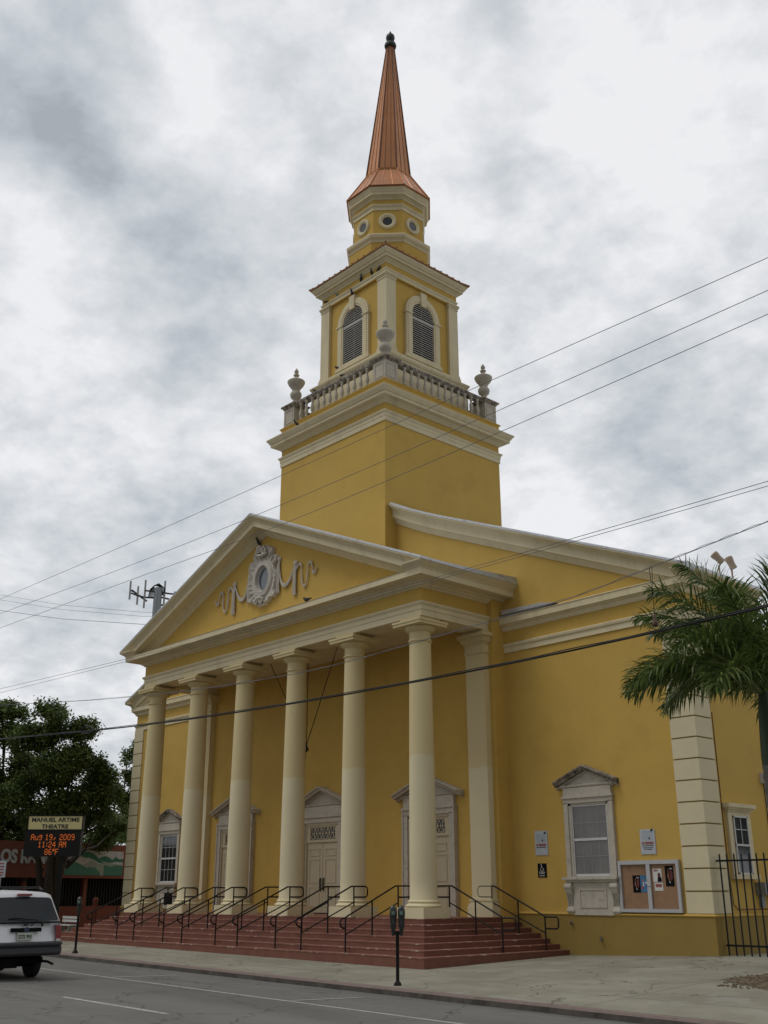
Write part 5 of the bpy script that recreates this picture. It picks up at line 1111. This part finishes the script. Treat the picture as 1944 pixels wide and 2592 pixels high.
for k in range(60):
    m = MB(); s_ = -10.5+.22*k; rbox(m, s_-.012, s_+.012, 1.25, 2.9, -.42, -.40); obj('window_bar', m, van_dark, shop, smooth=0)
m = MB(); rbox(m, -4.72, -.35, 2.98, 4.40, 0, .06); mu = obj('mural', m, mural_m['sky'], shop, smooth=0)
def mur(name, pts, mt, o): 
    m = MB(); m.prism([(-4.72+4.37*a, 2.98+1.42*b) for a, b in pts], lambda a,b,t: RB(a,b,t), .05, .06+o); obj(name, m, mt, mu, smooth=0)
mur('far_ridge', [(0,.0),(0,.72),(.06,.66),(.22,.42),(.32,.44),(.44,.60),(.58,.45),(.66,.55),(.78,.50),(1,.45),(1,0)], mural_m['mist'], .002)
mur('hillside', [(0,0),(0,.62),(.12,.58),(.25,.44),(.36,.30),(.44,.34),(.52,.30),(.60,.10),(.60,0)], mural_m['teal'], .004)
mur('hillside', [(.66,0),(.66,.42),(.78,.38),(.90,.44),(1,.40),(1,0)], mural_m['teal'], .006)
mur('tree_canopy', [(.20,.82),(.24,.92),(.36,.95),(.46,.88),(.54,.74),(.60,.60),(.66,.52),(.58,.50),(.50,.60),(.40,.70),(.30,.72),(.24,.76)], mural_m['green'], .010)
mur('tree_canopy', [(.56,.66),(.60,.76),(.68,.80),(.76,.72),(.80,.64),(.86,.78),(.92,.68),(1,.70),(1,.56),(.88,.58),(.76,.52),(.66,.56)], mural_m['green'], .008)
lt = MB()
V_, F_2 = text_mesh('OS RANCHOS', 1.25, .05, 'LEFT'); wv = max(v[0] for v in V_)
lt.add([RB(-9.2+v[0]*5.35/wv, 3.62+v[1]*.78, .03+v[2]*8) for v in V_], F_2)
obj('lettering', lt, mat('white_sign_letters', (0.42,0.42,0.42), .6, .08, 5, 0), shop, smooth=0)
# ================================================================== ELECTRONIC SIGN
e0 = at(75, 2064, 53); e1 = at(209, 2066, 53); ex = Vector((e1.x-e0.x, e1.y-e0.y, 0)); ew = ex.length; ex.normalize(); en = Vector((ex.y, -ex.x, 0)); eo = Vector((e0.x, e0.y, 0)); ZT = 5.64
def EB(a, z, o=0.0): p = eo+ex*a+en*o; return (p.x, p.y, z)
es = thing('electronic_sign', 'two-sided theatre sign with cream name panel over an orange LED display', 'sign', EB(ew*.6, 0))
def ebox(m, a0, a1, z0, z1, o0, o1):
    P = [EB(a,z,o) for z in (z0,z1) for (a,o) in ((a0,o0),(a1,o0),(a1,o1),(a0,o1))]; m.add(P, [(0,3,2,1),(4,5,6,7),(0,1,5,4),(1,2,6,5),(2,3,7,6),(3,0,4,7)])
m = MB(); ebox(m, -.02, ew+.02, 4.98, ZT, -.35, 0); np_ = obj('name_panel', m, led_sign, es, smooth=0)
m = MB()
for a0, a1, z0, z1 in ((-.05,ew+.05,ZT-.02,ZT+.04),(-.05,ew+.05,4.93,4.99),(-.05,-.01,4.93,ZT+.04),(ew+.01,ew+.05,4.93,ZT+.04)): ebox(m, a0, a1, z0, z1, -.37, .02)
obj('panel_frame', m, black, es, smooth=0)
m = MB(); put_text(m, 'MANUEL ARTIME', lambda a,b,t: EB(ew/2+a, 5.36+b, .005+t), .27, ew*.90, .008); obj('name_lettering', m, dark_ink, np_, smooth=0); m = MB(); put_text(m, 'THEATRE', lambda a,b,t: EB(ew/2+a, 5.04+b, .005+t), .27, ew*.50, .008); obj('name_lettering', m, dark_ink, np_, smooth=0)
m = MB(); ebox(m, -.12, ew+.0, 3.70, 4.94, -.40, .0); db = obj('display_box', m, black, es, smooth=0)
G = {'A':"01110 10001 10001 11111 10001 10001 10001",'u':"00000 00000 10001 10001 10001 10011 01101",'g':"00000 01111 10001 01111 00001 00001 01110",'1':"00100 01100 00100 00100 00100 00100 01110",'9':"01110 10001 10001 01111 00001 00001 01110",
 ',':"00000 00000 00000 00000 00110 00100 01000",'2':"01110 10001 00001 00110 01000 10000 11111",'0':"01110 10001 10001 10001 10001 10001 01110",':':"000 010 010 000 010 010 000",'4':"00010 00110 01010 10010 11111 00010 00010",
 'M':"10001 11011 10101 10101 10001 10001 10001",'8':"01110 10001 10001 01110 10001 10001 01110",'6':"01110 10000 10000 11110 10001 10001 01110",'d':"111 101 111 000 000 000 000",'F':"11111 10000 10000 11110 10000 10000 10000",' ':"000 000 000 000 000 000 000"}
p_ = .0325
for txt, zc_ in (('Aug 19, 2009', 4.63), ('11:24 AM', 4.28), ('86dF', 3.93)):
    cols = [];
    for ch in txt:
        g_ = G[ch].split(); 
        for c in range(len(g_[0])): cols.append([row[c] for row in g_])
        cols.append(['0']*7)
    x0 = ew/2-.04-len(cols)*p_/2; m = MB()
    for ci, col_ in enumerate(cols):
        for ri, v in enumerate(col_):
            if v == '1': ebox(m, x0+ci*p_, x0+(ci+.92)*p_, zc_+.125-ri*.041-.036, zc_+.125-ri*.041, 0, .006)
    obj('led_text', m, led, db, smooth=0)
m = MB(); pc_ = EB(ew*.66, 0, -.2); m.lathe([(.17,-.2),(.17,5.0)], (pc_[0],pc_[1],0), 4, ph=.3); obj('post', m, black, es, smooth=20)
# ================================================================== STREET FURNITURE AT THE LEFT
ps = thing('parking_sign', 'small pale parking sign on a post, cut by the left picture edge', 'sign', (-9.35,-10.4,-.05))
m = MB(); q0 = Vector((-9.45,-10.5,2.93)); ax = (Vector((.74,.67,0)), Vector((.67,-.74,0)), Vector((0,0,1))); m.cbox(q0, (.20,.012,.33), ax); obj('plate', m, sign_white, ps, smooth=0)
m = MB()
for k, (h, w_) in enumerate(((.22,.10),(.10,.13),(-.02,.12),(-.14,.13),(-.24,.10))): m.cbox(q0+ax[1]*.014+Vector((0,0,h)), (w_,.002,.028), ax)
obj('red_lines', m, red_ink, ps, smooth=0)
m = MB(); m.tube([(-9.46,-10.47,-.1),(-9.46,-10.47,3.3)], .03, 8); obj('post', m, grey_metal, ps)
bn = thing('bench', 'pale slatted bench beyond the left end of the steps', 'bench', (-17.9,-3.1,0))
for k in range(3):
    m = MB(); m.cbox((-17.9,-3.1-.0,.50+.0), (.0,.0,.0)) if False else m.box(-18.6+.0,-16.8,-3.4+.16*k,-3.28+.16*k,.42,.47); obj('seat_slat', m, white_frame, bn, smooth=0)
for k in range(2):
    m = MB(); m.box(-18.6,-16.8,-2.95,-2.91,.58+.16*k,.70+.16*k); obj('back_slat', m, white_frame, bn, smooth=0)
for x in (-18.4,-17.0):
    m = MB(); m.box(x-.04,x+.04,-3.4,-2.9,-.1,.42); m.box(x-.03,x+.03,-2.94,-2.90,.42,.88); obj('leg', m, grey_metal, bn, smooth=0)
m = MB(); m.lathe([(.13,-.1),(.13,1.55),(.15,1.58),(.15,1.66),(.10,1.74),(.0,1.78)], (-18.5,-1.2,0), 16); m.lathe([(.06,0),(.06,.14)], (-18.4,-1.25,1.25), 10, axis=(1,-.6,0)); tag(obj('standpipe', m, red_wall), 'dull red standpipe beyond the left end of the steps', 'standpipe')
# ================================================================== CELL MAST
mc = at(400, 1500, 110); MZ = mc.z
cm = thing('antenna_mast', 'grey cell phone mast with antenna panels behind the left roof slope', 'mast', (mc.x, mc.y, 0))
m = MB(); m.lathe([(.75,0),(.42,MZ+.2),(.38,MZ+.5)], (mc.x,mc.y,0), 14); obj('pole', m, grey_metal, cm)
def mp(du, dv, dd=0): 
    p = at(400+du, 1500+dv, 110+dd); return p
for (du, v0, v1) in ((-70,1468,1520),(-51,1481,1533),(-33,1464,1543),(17,1467,1535),(66,1472,1530),(42,1495,1540),(4,1478,1500)):
    m = MB(); a, b = at(400+du, v0, 110), at(400+du-1, v1, 110); m.cbox((a+b)/2, (.09,.05,abs(a.z-b.z)/2), (R_, -fw, Vector((0,0,1)))); obj('antenna_panel', m, antenna_m, cm, smooth=0)
m = MB()
for pts in (((-68,1-0+0,0),(-51,8,0),(-33,12,0),(0,14,0)),((-66,-6,0),(-50,6,.5),(-28,22,.5)),((-33,-5,-.5),(0,-2,0),(30,3,0),(62,5,0)),((0,10,0),(25,16,0),(45,22,0)),((-68,-6,0),(-64,-3,0)),((8,32,0),(20,30,0),(40,25,0))):
    m.tube([mp(a, b, c) for a, b, c in pts], .10, 6)
obj('antenna_frame', m, van_dark, cm)
m = MB()
for k in range(6): m.tube([mp(-25+k*3, 14, 0), mp(-20+k*2, -8-k*2, 0), mp(-8+k*2, -18-k, 0), mp(2+k*3, -16+k, 0), mp(6+k*2, 2+k*2, 0)], .045, 5)
obj('coax_cable', m, black, cm)
# ================================================================== WHITE SUV
VX, VY, VZ = 7.2, -16.82, -.22
van = thing('parked_car', 'white sport utility car seen from behind at the lower left edge', 'car', (VX-2.4, VY, VZ))
def vp(l, w, h): return (VX-l, VY+w, VZ+h)          # l forward from the rear face, w to the car's right, h above the road
secs = [ # l, half width low, half width belt, half width roof, z low, z belt, z roof
 (0.02,.93,.96,None,.52,1.44,None)]
def ring_pts(l0, l1, l2, wl, wb, wr, zl, zb_, zr):
    # lower body then greenhouse, rounded
    return [(l0,0,zl),(l0,wl*.9,zl),(l0,wl,zl+.10),(l0,wb,zl+.45),(l1,wb,zb_-.08),(l1,wb*.985,zb_),(l2,wr+.05,zr-.14),(l2,wr,zr-.06),(l2,wr*.82,zr-.01),(l2,0,zr+.03)]
m = MB(); rows = []
st = [(.00,.04,.36,.97,1.0,.76,.74,1.42,2.12),(.06,.10,.42,1.0,1.03,.80,.66,1.44,2.20),(.6,.6,.8,1.0,1.03,.84,.62,1.45,2.23),(1.6,1.6,1.7,1.0,1.03,.84,.42,1.45,2.24),(2.9,2.9,2.85,1.0,1.03,.84,.42,1.45,2.23),(3.5,3.45,3.15,1.0,1.03,.74,.42,1.44,2.15),(3.75,3.8,3.9,1.0,1.02,.95,.42,1.38,1.46),(4.9,4.9,4.9,.98,1.0,.9,.42,1.25,1.30),(5.3,5.3,5.25,.9,.93,.8,.46,1.05,1.15)]
P = []; n = 10
for s_ in st:
    h = ring_pts(*s_); full = [(l, w, z) for l, w, z in h]+[(l, -w, z) for l, w, z in reversed(h[1:-1])]
    P += [vp(*q) for q in full]
nn = 18; F = [(j*nn+k, j*nn+(k+1)%nn, (j+1)*nn+(k+1)%nn, (j+1)*nn+k) for j in range(len(st)-1) for k in range(nn)]+[tuple(range(nn-1,-1,-1)), tuple((len(st)-1)*nn+k for k in range(nn))]
m.add(P, F); obj('body', m, van_white, van, smooth=40)
m = MB()   # tailgate window follows the sloped hatch
def hatch(w, z): t = max(0, (z-1.42)/.70); return .05+.35*t-.02
def quadstrip(m, poly, off, th2=.02):
    n_ = len(poly); P = [vp(hatch(w,z)-off, w, z) for w, z in poly]+[vp(hatch(w,z)-off+th2, w, z) for w, z in poly]
    m.add(P, [tuple(range(n_)), tuple(range(2*n_-1, n_-1, -1))]+[(i, n_+i, n_+(i+1)%n_, (i+1)%n_) for i in range(n_)])
quadstrip(m, [(-.88,1.48),(.88,1.48),(.91,1.53),(.78,2.02),(.72,2.07),(0,2.09),(-.72,2.07),(-.78,2.02),(-.91,1.53)], .035); obj('rear_window', m, van_glass, van, smooth=0)
m = MB()
quadstrip(m, [(-.98,1.42),(.98,1.42),(.98,1.46),(-.98,1.46)], .022); obj('window_seal', m, dark, van, smooth=0)
m = MB(); m.box(VX+.0,VX+.05,VY-.24,VY+.18,VZ+1.0,VZ+1.19); pl = obj('number_plate', m, plate_m, van, smooth=0)
m = MB(); put_text(m, 'D72 9VI', lambda a,b,t: (VX+.052+t, VY-.03+a, VZ+1.05+b), .13, .36, .004); obj('plate_lettering', m, mat('plate_green_ink',(0.05,0.09,0.06),.6,0,3,0), pl, smooth=0)
m = MB(); m.box(VX-.02,VX+.045,VY-.42,VY+.42,VZ+1.21,VZ+1.31); obj('tailgate_trim', m, dark, van, smooth=0)
m = MB(); m.lathe([(.0,.0),(.05,.004),(.075,0)], (VX+.046,VY,VZ+1.26), 16, axis=(1,0,0)); obj('oval_badge', m, mat('dark_blue_badge',(0.03,0.04,0.08),.3,0,3,0), van, smooth=0)
m = MB(); m.box(VX-.10,VX+.035,VY-.02+.0,VY+.02,VZ+1.36,VZ+1.40); m.tube([vp(-.02,.12,1.36),vp(-.03,.3,1.50),vp(.02,-.30,1.56),vp(.02,-.5,1.54)], .016, 6); m.tube([vp(-.02,.42,1.46),vp(-.03,.44,1.34)], .03, 6); obj('rear_wiper', m, black, van)
for s_ in (1,-1):
    m = MB(); m.add([vp(-.03,s_*.88,.93),vp(-.03,s_*1.0,.93),vp(.30,s_*1.04,.93),vp(-.03,s_*.84,1.34),vp(-.03,s_*1.0,1.36),vp(.22,s_*1.045,1.40),vp(.3,s_*.9,.93),vp(.3,s_*.9,1.38)], [(0,1,4,3),(1,2,5,4),(3,4,5,7),(0,6,2,1),(0,3,7,6),(2,6,7,5)]); tl = obj('tail_lamp', m, van_red, van, smooth=0)
    m = MB(); m.add([vp(-.034,s_*.88,.94),vp(-.034,s_*1.0,.94),vp(-.034,s_*1.0,1.02),vp(-.034,s_*.87,1.02)], [(0,1,2,3)]); obj('reversing_lamp', m, white_frame, tl, smooth=0)
m = MB(); m.box(VX-.42+.06,VX-.34+.10,VY-.19,VY+.19,VZ+2.12,VZ+2.17); obj('high_brake_lamp', m, van_red, van, smooth=0)
m = MB(); pf = [(.15,.60),(-.10,.62),(-.17,.68),(-.17,.80),(-.12,.84),(-.13,.86),(-.19,.88),(-.19,.93),(-.10,.96),(.15,.96)]
rows = []
for w, back in ((-1.05,.45),(-1.04,.10),(-.95,.0),(-.5,-.02),(0,-.03),(.5,-.02),(.95,.0),(1.04,.10),(1.05,.45)): rows.append([vp(l+back, w, h) for l, h in pf])
k_ = len(pf); P = [p for r in rows for p in r]; m.add(P, [(j*k_+i, j*k_+(i+1)%k_, (j+1)*k_+(i+1)%k_, (j+1)*k_+i) for j in range(len(rows)-1) for i in range(k_)]+[tuple(range(k_)), tuple((len(rows)-1)*k_+i for i in range(k_-1,-1,-1))]); obj('rear_bumper', m, van_dark, van, smooth=30)
for (l, w) in ((1.15,.80),(1.15,-.80),(4.35,.80),(4.35,-.80)):
    m = MB(); c = vp(l, w, .385); m.lathe([(.22,-.13),(.33,-.13),(.375,-.10),(.385,-.05),(.385,.05),(.375,.10),(.33,.13),(.22,.13)], c, 28, axis=(0,1,0)); wh = obj('tyre', m, rubber, van, smooth=50)
    m = MB(); m.lathe([(.05,-.12),(.22,-.11),(.22,.11),(.05,.12)], c, 20, axis=(0,1,0)); obj('rim', m, grey_metal, wh, smooth=40)
m = MB(); m.tube([vp(1.15,-.75,.36),vp(1.15,.75,.36)], .07, 8); m.lathe([(.02,-.14),(.14,-.08),(.16,0),(.14,.08),(.02,.14)], vp(1.15,-.1,.36), 14, axis=(0,1,0)); m.box(VX-3.6,VX-.5,VY-.8,VY+.8,VZ+.40,VZ+.55); m.box(VX-.9,VX-.1,VY-.5,VY-.1,VZ+.32,VZ+.55); obj('underbody', m, dark, van)
m = MB(); m.tube([vp(.7,.80,.44),vp(.3,.84,.44),vp(.08,.90,.38)], .035, 8); obj('exhaust_pipe', m, van_dark, van)
for w in (.62,-.62):
    m = MB(); m.tube([vp(.55,w,2.26),vp(.75,w,2.33),vp(3.0,w,2.33),vp(3.2,w,2.26)], .025, 6); obj('roof_rail', m, black, van)
m = MB(); m.tube([vp(.8,-.64,2.33),vp(.8,.64,2.33)], .022, 6); obj('roof_crossbar', m, black, van)
for s_ in (1,-1):
    m = MB(); m.add([vp(.75,s_*1.005,1.50),vp(1.9,s_*1.015,1.50),vp(1.9,s_*.83,2.08),vp(.95,s_*.82,2.08)], [(0,1,2,3)]); m.add([vp(2.0,s_*1.015,1.50),vp(3.2,s_*1.015,1.50),vp(3.0,s_*.82,2.06),vp(2.0,s_*.83,2.08)], [(0,1,2,3)]); obj('side_window', m, van_glass, van, smooth=0)
